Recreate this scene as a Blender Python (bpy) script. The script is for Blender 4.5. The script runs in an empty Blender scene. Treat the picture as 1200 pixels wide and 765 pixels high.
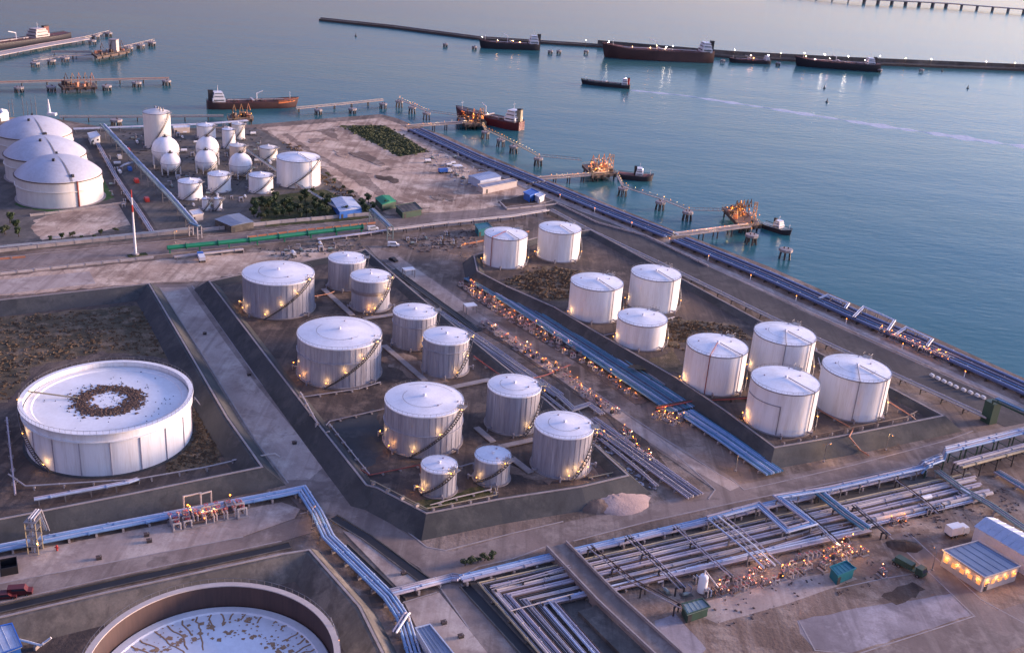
import bpy, math, random
import numpy as np
from math import radians, sin, cos, pi, hypot, atan2

random.seed(7)
scene = bpy.context.scene
col = scene.collection
# ------------------------------------------------------------------ camera
F, CX, CY, PITCH, ROLL, CAMH = 1250.0, 600.0, 382.5, radians(22.8), radians(4.25), 150.0
_f = np.array([0, cos(PITCH), -sin(PITCH)]); _r = np.array([1.0, 0, 0]); _d = np.cross(_f, _r)
_c, _s = cos(ROLL), sin(ROLL)
RV, DV = _c*_r - _s*_d, _s*_r + _c*_d
cam_data = bpy.data.cameras.new('camera')
cam = bpy.data.objects.new('camera', cam_data); col.objects.link(cam)
from mathutils import Matrix, Vector
cam.matrix_world = Matrix(((RV[0], -DV[0], -_f[0], 0), (RV[1], -DV[1], -_f[1], 0), (RV[2], -DV[2], -_f[2], CAMH), (0, 0, 0, 1)))
cam_data.sensor_width = 36.0
cam_data.lens = 36.0*F/1200.0
cam_data.clip_start = 1.0
cam_data.clip_end = 60000.0
scene.camera = cam
# ------------------------------------------------------------------ sky, sun, exposure
SUN_AZ = radians(18)          # from +X towards +Y
SUN_EL = radians(9)
SKY_EL = radians(-3.0)
world = bpy.data.worlds.new('World'); scene.world = world; world.use_nodes = True
wn = world.node_tree; wn.nodes.clear()
sky = wn.nodes.new('ShaderNodeTexSky'); sky.sky_type = 'NISHITA'; sky.sun_disc = False
sky.sun_elevation = SKY_EL; sky.sun_rotation = pi/2 - SUN_AZ
sky.altitude = 10; sky.air_density = 1.0; sky.dust_density = 0.5; sky.ozone_density = 1.95
bg = wn.nodes.new('ShaderNodeBackground'); bg.inputs['Strength'].default_value = 0.15
wo = wn.nodes.new('ShaderNodeOutputWorld')
wn.links.new(sky.outputs[0], bg.inputs[0]); wn.links.new(bg.outputs[0], wo.inputs[0])
sun_data = bpy.data.lights.new('sun', 'SUN'); sun_data.energy = 0.09; sun_data.angle = radians(14)
sun_data.color = (1.0, 0.68, 0.52)
sun = bpy.data.objects.new('sun', sun_data); col.objects.link(sun)
sdir = Vector((cos(SUN_AZ)*cos(SUN_EL), sin(SUN_AZ)*cos(SUN_EL), sin(SUN_EL)))
sun.rotation_euler = sdir.to_track_quat('Z', 'Y').to_euler()
sun.location = (300, 300, 300)
scene.view_settings.view_transform = 'Standard'
scene.view_settings.look = 'None'
scene.view_settings.exposure = 6.75
scene.view_settings.gamma = 1.0
scene.render.engine = 'CYCLES'
scene.cycles.use_denoising = True
scene.cycles.max_bounces = 5
scene.cycles.diffuse_bounces = 2
scene.cycles.glossy_bounces = 2
scene.cycles.sample_clamp_indirect = 4.0
scene.cycles.caustics_reflective = False
scene.cycles.caustics_refractive = False
EM = 0.0042                       # lamp brightness factor

# ------------------------------------------------------------------ helpers
def G(x, y, z=0.0):
    """the point at height z that the photograph shows at pixel x, y"""
    d = RV*((x-CX)/F) + DV*((y-CY)/F) + _f
    return np.array([0, 0, CAMH]) + d*((z-CAMH)/d[2])
def GP(pts, z=0.0):
    return [G(p[0], p[1], p[2] if len(p) > 2 else z) for p in pts]

MATS = {}
def mat(name, c, rough=0.75, metal=0.0, c2=None, scale=0.35, bump=0.0, stretch=(1, 1, 1), contrast=(0.35, 0.65), emit=0.0, spec=0.4, fine=0.35):
    m = bpy.data.materials.new(name); m.use_nodes = True
    nt = m.node_tree; b = nt.nodes['Principled BSDF']
    b.inputs['Roughness'].default_value = rough; b.inputs['Metallic'].default_value = metal
    b.inputs['Specular IOR Level'].default_value = spec
    if emit:
        b.inputs['Base Color'].default_value = (*c, 1)
        b.inputs['Emission Color'].default_value = (*c, 1); b.inputs['Emission Strength'].default_value = emit*EM
        m.cycles.emission_sampling = 'NONE' if emit < 400 else 'AUTO'
        MATS[name] = m; return m
    c2 = c2 or tuple(v*0.72 for v in c)
    tc = nt.nodes.new('ShaderNodeTexCoord'); mp = nt.nodes.new('ShaderNodeMapping'); mp.inputs['Scale'].default_value = stretch
    n1 = nt.nodes.new('ShaderNodeTexNoise'); n1.inputs['Scale'].default_value = scale; n1.inputs['Detail'].default_value = 6; n1.inputs['Roughness'].default_value = 0.62
    n2 = nt.nodes.new('ShaderNodeTexNoise'); n2.inputs['Scale'].default_value = scale*9; n2.inputs['Detail'].default_value = 4
    ad = nt.nodes.new('ShaderNodeMix'); ad.inputs[0].default_value = fine
    mr = nt.nodes.new('ShaderNodeMapRange'); mr.inputs[1].default_value = contrast[0]; mr.inputs[2].default_value = contrast[1]
    mx = nt.nodes.new('ShaderNodeMix'); mx.data_type = 'RGBA'
    mx.inputs[6].default_value = (*c, 1); mx.inputs[7].default_value = (*c2, 1)
    L = nt.links
    oi = nt.nodes.new('ShaderNodeObjectInfo'); ml = nt.nodes.new('ShaderNodeMath'); ml.operation = 'MULTIPLY'; ml.inputs[1].default_value = 300.0
    L.new(oi.outputs['Random'], ml.inputs[0]); L.new(ml.outputs[0], mp.inputs['Location'])
    L.new(tc.outputs['Object'], mp.inputs[0]); L.new(mp.outputs[0], n1.inputs[0]); L.new(mp.outputs[0], n2.inputs[0])
    L.new(n1.outputs[0], ad.inputs[2]); L.new(n2.outputs[0], ad.inputs[3]); L.new(ad.outputs[0], mr.inputs[0]); L.new(mr.outputs[0], mx.inputs[0])
    L.new(mx.outputs[2], b.inputs['Base Color'])
    if bump:
        bp = nt.nodes.new('ShaderNodeBump'); bp.inputs['Strength'].default_value = min(1, bump); bp.inputs['Distance'].default_value = bump*0.5
        L.new(n2.outputs[0], bp.inputs['Height']); L.new(bp.outputs[0], b.inputs['Normal'])
    MATS[name] = m; return m

def tag(o, label=None, cat=None, group=None, kind=None):
    if label: o['label'] = label
    if cat: o['category'] = cat
    if group: o['group'] = group
    if kind: o['kind'] = kind
    return o
ORG = {}
def thing(name, label, cat, loc, group=None):
    o = bpy.data.objects.new(name, None); col.objects.link(o)
    o.location = (float(loc[0]), float(loc[1]), float(loc[2])); o.empty_display_size = 0.5
    ORG[o] = np.array([float(loc[0]), float(loc[1]), float(loc[2])])
    return tag(o, label, cat, group)
def copy_tree(o, loc=None, rz=None, parent=None, sc=None):
    c = o.copy(); col.objects.link(c); c.parent = parent
    if loc is not None: c.location = tuple(float(v) for v in loc)
    if rz is not None: c.rotation_euler = (0, 0, rz)
    if sc is not None: c.scale = (sc, sc, sc)
    for ch in o.children: copy_tree(ch, parent=c)
    return c

class MB:
    def __init__(s): s.v = []; s.f = []
    def add(s, vs, fs):
        n = len(s.v); s.v += [tuple(float(a) for a in v) for v in vs]; s.f += [tuple(i+n for i in f) for f in fs]; return s
    def box(s, c, d, rz=0.0, tilt=None):
        cx, cy, cz = c; x, y, z = d[0]/2, d[1]/2, d[2]/2; ca, sa = cos(rz), sin(rz)
        vs = [(cx+ca*i*x-sa*j*y, cy+sa*i*x+ca*j*y, cz+k*z) for k in (-1, 1) for i, j in ((-1, -1), (1, -1), (1, 1), (-1, 1))]
        return s.add(vs, [(3, 2, 1, 0), (4, 5, 6, 7), (0, 1, 5, 4), (1, 2, 6, 5), (2, 3, 7, 6), (3, 0, 4, 7)])
    def lathe(s, c, prof, n=48, a0=0.0, a1=2*pi):
        full = abs(a1-a0-2*pi) < 1e-6; k = n if full else n+1; m = len(prof)
        vs = [(c[0]+r*cos(a0+(a1-a0)*i/n), c[1]+r*sin(a0+(a1-a0)*i/n), c[2]+z) for i in range(k) for r, z in prof]
        fs = [(i*m+j, ((i+1) % k)*m+j, ((i+1) % k)*m+j+1, i*m+j+1) for i in range(n) for j in range(m-1)]
        return s.add(vs, fs)
    def cyl(s, c, r, h, n=16, r2=None):
        r2 = r if r2 is None else r2
        a = [2*pi*i/n for i in range(n)]
        vs = [(c[0]+r*cos(t), c[1]+r*sin(t), c[2]) for t in a]+[(c[0]+r2*cos(t), c[1]+r2*sin(t), c[2]+h) for t in a]
        return s.add(vs, [(i, (i+1) % n, n+(i+1) % n, n+i) for i in range(n)]+[tuple(range(n-1, -1, -1)), tuple(range(n, 2*n))])
    def tube(s, pts, r, n=8, r2=None):
        P = [np.array(p, float) for p in pts]
        P = [p for i, p in enumerate(P) if i == 0 or np.linalg.norm(p-P[i-1]) > 1e-6]
        if len(P) < 2: return s
        rings = []
        up = None
        for i, p in enumerate(P):
            a = P[i]-P[i-1] if i else P[1]-P[0]; b = P[i+1]-P[i] if i < len(P)-1 else a
            a = a/np.linalg.norm(a); b = b/np.linalg.norm(b); t = a+b
            t = t/np.linalg.norm(t) if np.linalg.norm(t) > 1e-6 else b
            if up is None: up = np.array([0, 0, 1.0]) if abs(t[2]) < 0.9 else np.array([1.0, 0, 0])
            u = np.cross(t, up); u = u/np.linalg.norm(u); w = np.cross(u, t); up = w
            k = 1.0/max(0.5, float(np.dot(a, t)))
            rr = r if r2 is None else r+(r2-r)*i/(len(P)-1)
            bis = b-a; bl = np.linalg.norm(bis); bis = bis/bl if bl > 1e-6 else None
            ring = []
            for j in range(n):
                q = (u*cos(2*pi*j/n)+w*sin(2*pi*j/n))*rr
                if bis is not None: q = q+bis*np.dot(q, bis)*(k-1)
                ring.append(p+q)
            rings.append(ring)
        vs = [v for g in rings for v in g]; m = len(rings)
        fs = [(i*n+j, i*n+(j+1) % n, (i+1)*n+(j+1) % n, (i+1)*n+j) for i in range(m-1) for j in range(n)]
        return s.add(vs, fs+[tuple(range(n-1, -1, -1)), tuple(range((m-1)*n, m*n))])
    def bar(s, a, b, w):
        return s.tube([a, b], w*0.71, 4)
    def prism(s, poly, z0, z1):
        n = len(poly); vs = [(p[0], p[1], z0) for p in poly]+[(p[0], p[1], z1) for p in poly]
        ar = sum(poly[i][0]*poly[(i+1) % n][1]-poly[(i+1) % n][0]*poly[i][1] for i in range(n))
        top = tuple(range(n, 2*n)); bot = tuple(range(n-1, -1, -1)); sd = [(i, (i+1) % n, n+(i+1) % n, n+i) for i in range(n)]
        if ar < 0: top = top[::-1]; bot = bot[::-1]; sd = [f[::-1] for f in sd]
        return s.add(vs, [top, bot]+sd)
    def sweep(s, path, prof, closed=False):
        """profile (offset to the left, z) swept along a plan polyline"""
        P = [np.array(p[:2], float) for p in path]; n = len(P); rows = []
        for i in range(n):
            a = P[i]-P[i-1] if (i or closed) else P[1]-P[0]; b = P[(i+1) % n]-P[i] if (i < n-1 or closed) else a
            a = a/np.linalg.norm(a); b = b/np.linalg.norm(b); na = np.array([-a[1], a[0]]); nb = np.array([-b[1], b[0]])
            m = na+nb; m = m/max(1e-6, np.linalg.norm(m)); k = 1/max(0.45, float(np.dot(m, na)))
            rows.append([(P[i][0]+m[0]*o*k, P[i][1]+m[1]*o*k, z) for o, z in prof])
        m = len(prof); vs = [v for r in rows for v in r]
        fs = [(i*m+j, i*m+j+1, ((i+1) % n)*m+j+1, ((i+1) % n)*m+j) for i in range(n if closed else n-1) for j in range(m-1)]
        if not closed: fs += [tuple(range(m)), tuple(range(n*m-1, (n-1)*m-1, -1))]
        return s.add(vs, fs)
    def sphere(s, c, r, n=10, m=6, sq=1.0):
        return s.lathe(c, [(max(0.001, r*sin(pi*j/m)), -r*sq*cos(pi*j/m)) for j in range(m+1)], n)
    def build(s, name, material, parent=None, origin=None, smooth=True, fixn=False):
        o0 = ORG[parent] if parent is not None else (np.array([float(v) for v in origin]) if origin is not None else np.zeros(3))
        me = bpy.data.meshes.new(name)
        me.from_pydata([(v[0]-o0[0], v[1]-o0[1], v[2]-o0[2]) for v in s.v], [], s.f); me.validate()
        if smooth:
            me.shade_smooth(); me.set_sharp_from_angle(angle=radians(38))
        me.materials.append(MATS[material])
        o = bpy.data.objects.new(name, me); col.objects.link(o)
        if parent is not None: o.parent = parent
        else: o.location = tuple(o0)
        ORG[o] = o0
        return o
def offs(path, d):
    """plan polyline moved d to the left, z kept"""
    P = [np.array(p, float) for p in path]; out = []
    for i in range(len(P)):
        a = P[i][:2]-P[i-1][:2] if i else P[1][:2]-P[0][:2]; b = P[i+1][:2]-P[i][:2] if i < len(P)-1 else a
        a = a/np.linalg.norm(a); b = b/np.linalg.norm(b); na = np.array([-a[1], a[0]]); nb = np.array([-b[1], b[0]])
        m = na+nb; m = m/max(1e-6, np.linalg.norm(m)); k = 1/max(0.45, float(np.dot(m, na)))
        out.append(np.array([P[i][0]+m[0]*d*k, P[i][1]+m[1]*d*k, P[i][2]]))
    return out
def along(path, step, start=0.0):
    """points and headings every step metres along a polyline"""
    out = []; need = start
    for a, b in zip(path[:-1], path[1:]):
        a = np.array(a, float); b = np.array(b, float); L = np.linalg.norm((b-a)[:2])
        if L < 1e-6: continue
        h = atan2(b[1]-a[1], b[0]-a[0])
        while need <= L: out.append((a+(b-a)*need/L, h)); need += step
        need -= L
    return out

def nth(i):
    w = ['first', 'second', 'third', 'fourth', 'fifth', 'sixth', 'seventh', 'eighth', 'ninth', 'tenth', 'eleventh', 'twelfth', 'thirteenth', 'fourteenth', 'fifteenth', 'sixteenth', 'seventeenth', 'eighteenth', 'nineteenth']
    if i < 19: return w[i]
    i += 1; t_ = ('twentieth', 'thirtieth', 'fortieth')[i//10-2]; return t_ if i % 10 == 0 else ('twenty', 'thirty', 'forty')[i//10-2]+' '+w[i % 10-1]
# ------------------------------------------------------------------ materials
mat('ground', (0.263, 0.179, 0.156), 0.9, c2=(0.131, 0.095, 0.085), scale=0.045, bump=0.15, fine=0.4)
mat('dirt', (0.348, 0.224, 0.183), 0.9, c2=(0.213, 0.141, 0.120), scale=0.09, bump=0.15)
mat('sand', (0.596, 0.384, 0.299), 0.9, c2=(0.334, 0.218, 0.177), scale=0.06, bump=0.2)
mat('asphalt', (0.101, 0.084, 0.084), 0.85, c2=(0.067, 0.057, 0.059), scale=0.12)
mat('road', (0.284, 0.205, 0.193), 0.85, c2=(0.192, 0.138, 0.132), scale=0.12, fine=0.4)
mat('concrete_road', (0.483, 0.352, 0.323), 0.85, c2=(0.320, 0.228, 0.213), scale=0.10, fine=0.4)
mat('concrete', (0.36, 0.315, 0.295), 0.8, c2=(0.235, 0.200, 0.185), scale=0.4)
mat('pale_concrete', (0.46, 0.405, 0.385), 0.8, c2=(0.33, 0.285, 0.270), scale=0.5)
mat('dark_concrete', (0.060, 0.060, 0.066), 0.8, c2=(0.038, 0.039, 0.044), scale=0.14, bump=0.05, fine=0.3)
mat('mid_concrete', (0.132, 0.116, 0.116), 0.8, c2=(0.086, 0.077, 0.079), scale=0.14, fine=0.3)
mat('basin', (0.120, 0.084, 0.074), 0.9, c2=(0.067, 0.051, 0.047), scale=0.10, bump=0.1)
mat('scrub', (0.131, 0.113, 0.055), 0.95, c2=(0.169, 0.109, 0.068), scale=0.13, bump=0.3, fine=0.45)
mat('grass', (0.050, 0.075, 0.028), 0.95, c2=(0.085, 0.075, 0.035), scale=0.14, bump=0.3)
mat('grass_green', (0.035, 0.105, 0.035), 0.95, c2=(0.06, 0.085, 0.03), scale=0.2, bump=0.3)
mat('lavender_pad', (0.469, 0.378, 0.384), 0.7, c2=(0.305, 0.237, 0.238), scale=0.10)
mat('mud', (0.10, 0.070, 0.060), 0.8, c2=(0.07, 0.05, 0.045), scale=0.2)
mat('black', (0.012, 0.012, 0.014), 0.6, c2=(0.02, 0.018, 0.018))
mat('tank_white', (0.80, 0.79, 0.78), 0.5, c2=(0.60, 0.55, 0.50), scale=0.40, stretch=(1, 1, 0.08), contrast=(0.44, 0.74))
mat('tank_white_roof', (0.80, 0.80, 0.80), 0.5, c2=(0.60, 0.57, 0.55), scale=0.22, contrast=(0.44, 0.72))
mat('tank_grey', (0.45, 0.445, 0.48), 0.45, metal=0.1, c2=(0.235, 0.225, 0.25), scale=0.55, stretch=(1, 1, 0.05), contrast=(0.36, 0.64))
mat('tank_grey_top', (0.50, 0.49, 0.50), 0.42, metal=0.25, c2=(0.36, 0.34, 0.35), scale=0.55, stretch=(1, 1, 0.05))
mat('tank_roof', (0.78, 0.77, 0.78), 0.45, c2=(0.60, 0.58, 0.59), scale=0.2, contrast=(0.42, 0.75))
mat('tank_cream', (0.72, 0.69, 0.62), 0.5, c2=(0.60, 0.56, 0.50), scale=0.25, stretch=(1, 1, 0.15))
mat('dome_roof', (0.47, 0.485, 0.54), 0.5, c2=(0.36, 0.365, 0.40), scale=0.12)
mat('floating_roof', (0.80, 0.79, 0.78), 0.45, c2=(0.66, 0.64, 0.62), scale=0.12)
mat('rust', (0.150, 0.088, 0.058), 0.9, c2=(0.070, 0.045, 0.034), scale=1.2)
mat('rust_light', (0.46, 0.27, 0.14), 0.9, c2=(0.26, 0.15, 0.085), scale=1.0)
mat('tank_inside', (0.105, 0.062, 0.050), 0.7, c2=(0.065, 0.042, 0.038), scale=0.3, stretch=(1, 1, 0.1))
mat('steel', (0.30, 0.29, 0.29), 0.5, metal=0.5, c2=(0.20, 0.185, 0.18))
mat('dark_steel', (0.070, 0.066, 0.068), 0.55, metal=0.3, c2=(0.045, 0.042, 0.042))
mat('brown_steel', (0.115, 0.070, 0.052), 0.65, c2=(0.070, 0.048, 0.040))
mat('pipe_pale', (0.52, 0.46, 0.42), 0.5, c2=(0.38, 0.32, 0.29), scale=0.3)
mat('pipe_grey', (0.34, 0.32, 0.34), 0.45, metal=0.2, c2=(0.22, 0.20, 0.215), scale=0.3)
mat('pipe_mauve', (0.42, 0.375, 0.42), 0.45, c2=(0.28, 0.25, 0.28), scale=0.3)
mat('pipe_blue', (0.200, 0.345, 0.56), 0.5, c2=(0.14, 0.235, 0.38), scale=0.3)
mat('pipe_light_blue', (0.42, 0.50, 0.64), 0.5, c2=(0.29, 0.34, 0.44), scale=0.3)
mat('pipe_teal', (0.060, 0.200, 0.300), 0.45, c2=(0.038, 0.125, 0.19), scale=0.3)
mat('pipe_steel_blue', (0.120, 0.235, 0.330), 0.45, c2=(0.075, 0.155, 0.225), scale=0.3)
mat('pipe_deep_blue', (0.100, 0.140, 0.275), 0.5, c2=(0.075, 0.085, 0.15), scale=0.3)
mat('pipe_navy', (0.080, 0.090, 0.145), 0.5, c2=(0.055, 0.055, 0.085), scale=0.3)
mat('pipe_yellow', (0.42, 0.34, 0.20), 0.5, c2=(0.30, 0.24, 0.15), scale=0.3)
mat('pipe_sage', (0.25, 0.31, 0.29), 0.5, c2=(0.18, 0.22, 0.21), scale=0.3)
mat('pipe_green', (0.010, 0.215, 0.105), 0.5, c2=(0.008, 0.150, 0.075), scale=0.3)
mat('pipe_red', (0.36, 0.07, 0.05), 0.5, c2=(0.22, 0.06, 0.045), scale=0.3)
mat('pipe_orange', (0.52, 0.22, 0.12), 0.5, c2=(0.38, 0.16, 0.09), scale=0.3)
mat('green_steel', (0.035, 0.085, 0.055), 0.6, c2=(0.03, 0.055, 0.04))
mat('teal_paint', (0.010, 0.155, 0.185), 0.45, c2=(0.010, 0.115, 0.14))
mat('blue_roof', (0.17, 0.215, 0.30), 0.5, c2=(0.125, 0.16, 0.225), scale=0.3)
mat('light_roof', (0.46, 0.52, 0.62), 0.5, c2=(0.34, 0.385, 0.47), scale=0.3)
mat('bright_blue', (0.04, 0.16, 0.52), 0.45, c2=(0.035, 0.12, 0.38))
mat('wall_pale', (0.52, 0.45, 0.40), 0.8, c2=(0.42, 0.36, 0.32))
mat('white_paint', (0.74, 0.73, 0.72), 0.4, c2=(0.62, 0.60, 0.58))
mat('red_paint', (0.50, 0.045, 0.035), 0.45, c2=(0.36, 0.035, 0.03))
mat('orange_paint', (0.62, 0.17, 0.035), 0.5, c2=(0.46, 0.11, 0.03))
mat('hull_dark', (0.020, 0.020, 0.028), 0.5, c2=(0.035, 0.030, 0.034), scale=0.1)
mat('hull_maroon', (0.115, 0.018, 0.022), 0.5, c2=(0.075, 0.018, 0.022), scale=0.1)
mat('hull_brown', (0.085, 0.040, 0.036), 0.5, c2=(0.055, 0.03, 0.03), scale=0.1)
mat('deck_red', (0.20, 0.060, 0.045), 0.7, c2=(0.13, 0.05, 0.042), scale=0.3)
mat('deck_green', (0.055, 0.095, 0.075), 0.7, c2=(0.05, 0.07, 0.06), scale=0.3)
mat('glass', (0.03, 0.04, 0.05), 0.12, c2=(0.04, 0.05, 0.06))
mat('tyre', (0.018, 0.018, 0.018), 0.85)
mat('trunk', (0.07, 0.05, 0.035), 0.9)
mat('leaf_dark', (0.030, 0.058, 0.022), 0.8, c2=(0.055, 0.075, 0.030), scale=0.8)
mat('leaf_olive', (0.075, 0.085, 0.035), 0.8, c2=(0.045, 0.062, 0.025), scale=0.8)
mat('lamp_warm', (1.0, 0.30, 0.045), emit=26)
mat('lamp_orange', (1.0, 0.21, 0.025), emit=24)
mat('lamp_white', (1.0, 0.62, 0.32), emit=26)
mat('lamp_pink', (1.0, 0.26, 0.12), emit=22)
mat('window_lit', (1.0, 0.42, 0.14), emit=1.1)
mat('ship_lamp_white', (1.0, 0.80, 0.62), emit=520)
mat('ship_lamp_orange', (1.0, 0.42, 0.14), emit=480)
mat('ship_lamp_pink', (1.0, 0.50, 0.40), emit=480)
# ground: dust, stains, wheel streaks along the plant grid, scattered dark spots
def ground_mat(name, base, dark, light, amt=1.0, sc=1.0, rough=0.92, bump=0.25, spots=0.5, streak=0.6):
    m = bpy.data.materials.new(name); m.use_nodes = True; nt = m.node_tree; b = nt.nodes['Principled BSDF']; L = nt.links
    b.inputs['Roughness'].default_value = rough; b.inputs['Specular IOR Level'].default_value = 0.25
    geo = nt.nodes.new('ShaderNodeNewGeometry')
    def noise(scale, detail, rot=0.0, st=(1, 1, 1), rg=0.6, dist=0.0):
        mp = nt.nodes.new('ShaderNodeMapping'); mp.inputs['Rotation'].default_value = (0, 0, rot); mp.inputs['Scale'].default_value = st
        n = nt.nodes.new('ShaderNodeTexNoise'); n.inputs['Scale'].default_value = scale; n.inputs['Detail'].default_value = detail; n.inputs['Roughness'].default_value = rg; n.inputs['Distortion'].default_value = dist
        L.new(geo.outputs['Position'], mp.inputs[0]); L.new(mp.outputs[0], n.inputs[0]); return n.outputs[0]
    def rng(v, a, c_, lo=0.0, hi=1.0):
        r = nt.nodes.new('ShaderNodeMapRange'); r.inputs[1].default_value = a; r.inputs[2].default_value = c_; r.inputs[3].default_value = lo; r.inputs[4].default_value = hi; L.new(v, r.inputs[0]); return r.outputs[0]
    def mix(f, c1, c2):
        x = nt.nodes.new('ShaderNodeMix'); x.data_type = 'RGBA'
        L.new(f, x.inputs[0])
        for k, c_ in ((6, c1), (7, c2)):
            if isinstance(c_, tuple): x.inputs[k].default_value = (*c_, 1)
            else: L.new(c_, x.inputs[k])
        return x.outputs[2]
    c1 = mix(rng(noise(.026*sc, 7, dist=.8, rg=.66), .42, .60, 0, amt*.9), base, dark)
    c1 = mix(rng(noise(.085*sc, 8, rg=.70), .49, .62, 0, amt*.9), c1, light)
    c1 = mix(rng(noise(.16*sc, 6, rg=.6, dist=1.2), .56, .66, 0, amt*.6), c1, dark)
    c1 = mix(rng(noise(.35*sc, 6, radians(32.9), (1.0, .05, 1)), .51, .66, 0, streak*amt), c1, dark)
    c1 = mix(rng(noise(.30*sc, 6, radians(-62.3), (1.0, .06, 1)), .54, .68, 0, streak*amt*.8), c1, light)
    c1 = mix(rng(noise(.9*sc, 5, rg=.7), .60, .68, 0, spots*amt), c1, dark)
    fine = noise(2.2*sc, 4)
    c1 = mix(rng(fine, .35, .75, 0, .35*amt), c1, dark)
    L.new(c1, b.inputs['Base Color'])
    bp = nt.nodes.new('ShaderNodeBump'); bp.inputs['Strength'].default_value = .6; bp.inputs['Distance'].default_value = bump
    L.new(noise(1.1*sc, 6), bp.inputs['Height']); L.new(bp.outputs[0], b.inputs['Normal'])
    MATS[name] = m
ground_mat('ground', (0.217, 0.156, 0.119), (0.086, 0.065, 0.050), (0.344, 0.265, 0.206))
ground_mat('dirt', (0.274, 0.190, 0.139), (0.120, 0.082, 0.061), (0.399, 0.308, 0.235))
ground_mat('sand', (0.580, 0.417, 0.297), (0.215, 0.139, 0.097), (0.740, 0.577, 0.423), 1.0, 1.0)
ground_mat('asphalt', (0.083, 0.070, 0.063), (0.047, 0.041, 0.038), (0.121, 0.103, 0.089), .9, 1.0, .85, .06)
ground_mat('road', (0.247, 0.189, 0.158), (0.133, 0.102, 0.087), (0.336, 0.273, 0.227), .9, 1.0, .88, .08, .35)
ground_mat('concrete_road', (0.430, 0.340, 0.284), (0.215, 0.160, 0.133), (0.540, 0.453, 0.378), .9, 1.0, .85, .06, .4)
ground_mat('lavender_pad', (.330, .285, .285), (.160, .130, .128), (.420, .370, .370), 1.0, 1.0, .7, .05, .5)
ground_mat('basin', (0.122, 0.088, 0.068), (0.054, 0.043, 0.038), (0.206, 0.150, 0.110), 1.0, 1.3)
ground_mat('scrub', (.150, .108, .064), (.062, .052, .030), (.250, .178, .115), 1.0, 2.0, .95, .5, .8, .15)
ground_mat('grass', (0.066, 0.069, 0.026), (0.030, 0.043, 0.013), (0.141, 0.114, 0.055), 1.0, 2.2, .95, .5, .8, .15)
ground_mat('grass_green', (.045, .115, .035), (.022, .060, .020), (.090, .120, .045), 1.0, 2.2, .95, .5, .8, .15)
ground_mat('mud', (0.103, 0.067, 0.048), (0.049, 0.033, 0.024), (0.154, 0.111, 0.081), 1.0, 1.2)
ground_mat('mound_sand', (.46, .335, .285), (.34, .24, .20), (.54, .41, .35), .7, 1.5, .95, .2, .2, .1)
ground_mat('mid_concrete', (0.131, 0.118, 0.101), (0.069, 0.061, 0.053), (0.200, 0.173, 0.145), .9, 1.2, .85, .08, .5)
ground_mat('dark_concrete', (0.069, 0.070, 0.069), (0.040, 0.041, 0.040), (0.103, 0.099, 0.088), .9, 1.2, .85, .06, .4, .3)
mat('weed', (0.180, 0.118, 0.072), 0.9, c2=(0.105, 0.074, 0.044), scale=0.5)
mat('foam_sheen', (0.55, 0.56, 0.58), 0.6, c2=(0.34, 0.38, 0.42), scale=0.3)  # pale tone stands in for sky sheen on the wake
# water: real waves as bump, lit by the sky it mirrors
def make_water():
    m = bpy.data.materials.new('water'); m.use_nodes = True; nt = m.node_tree; b = nt.nodes['Principled BSDF']; L = nt.links
    b.inputs['Roughness'].default_value = 0.20; b.inputs['IOR'].default_value = 1.16
    b.inputs['Specular IOR Level'].default_value = 0.40
    geo = nt.nodes.new('ShaderNodeNewGeometry')
    nA = nt.nodes.new('ShaderNodeTexNoise'); nA.inputs['Scale'].default_value = 0.0035; nA.inputs['Detail'].default_value = 5
    mpA = nt.nodes.new('ShaderNodeMapping'); mpA.inputs['Scale'].default_value = (1, 2.2, 1)
    L.new(geo.outputs['Position'], mpA.inputs[0]); L.new(mpA.outputs[0], nA.inputs[0])
    mx = nt.nodes.new('ShaderNodeMix'); mx.data_type = 'RGBA'
    mx.inputs[6].default_value = (0.022, 0.112, 0.132, 1); mx.inputs[7].default_value = (0.046, 0.130, 0.124, 1)
    mr = nt.nodes.new('ShaderNodeMapRange'); mr.inputs[1].default_value = 0.35; mr.inputs[2].default_value = 0.65
    L.new(nA.outputs[0], mr.inputs[0]); L.new(mr.outputs[0], mx.inputs[0]); L.new(mx.outputs[2], b.inputs['Base Color'])
    mp1 = nt.nodes.new('ShaderNodeMapping'); mp1.inputs['Rotation'].default_value = (0, 0, radians(12)); mp1.inputs['Scale'].default_value = (0.45, 1.0, 1)
    n1 = nt.nodes.new('ShaderNodeTexNoise'); n1.inputs['Scale'].default_value = 0.22; n1.inputs['Detail'].default_value = 7; n1.inputs['Roughness'].default_value = 0.58
    n2 = nt.nodes.new('ShaderNodeTexNoise'); n2.inputs['Scale'].default_value = 0.03; n2.inputs['Detail'].default_value = 4
    L.new(geo.outputs['Position'], mp1.inputs[0]); L.new(mp1.outputs[0], n1.inputs[0]); L.new(mp1.outputs[0], n2.inputs[0])
    ad = nt.nodes.new('ShaderNodeMath'); ad.operation = 'MULTIPLY_ADD'; ad.inputs[1].default_value = 2.2
    L.new(n2.outputs[0], ad.inputs[0]); L.new(n1.outputs[0], ad.inputs[2])
    bp = nt.nodes.new('ShaderNodeBump'); bp.inputs['Strength'].default_value = 0.34; bp.inputs['Distance'].default_value = 0.6
    L.new(ad.outputs[0], bp.inputs['Height']); L.new(bp.outputs[0], b.inputs['Normal'])
    MATS['water'] = m
make_water()

# ================================================================== SETTING
HA, HB = radians(122.9), radians(27.7)          # the two headings of the plant grid
def struct(name, mb, m, smooth=False):
    return tag(mb.build(name, m, smooth=smooth), kind='structure')
SEA = -4.0
S = 40000.0
struct('sea', MB().add([(-S, -2000, SEA), (S, -2000, SEA), (S, S, SEA), (-S, S, SEA)], [(0, 1, 2, 3)]), 'water')
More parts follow.
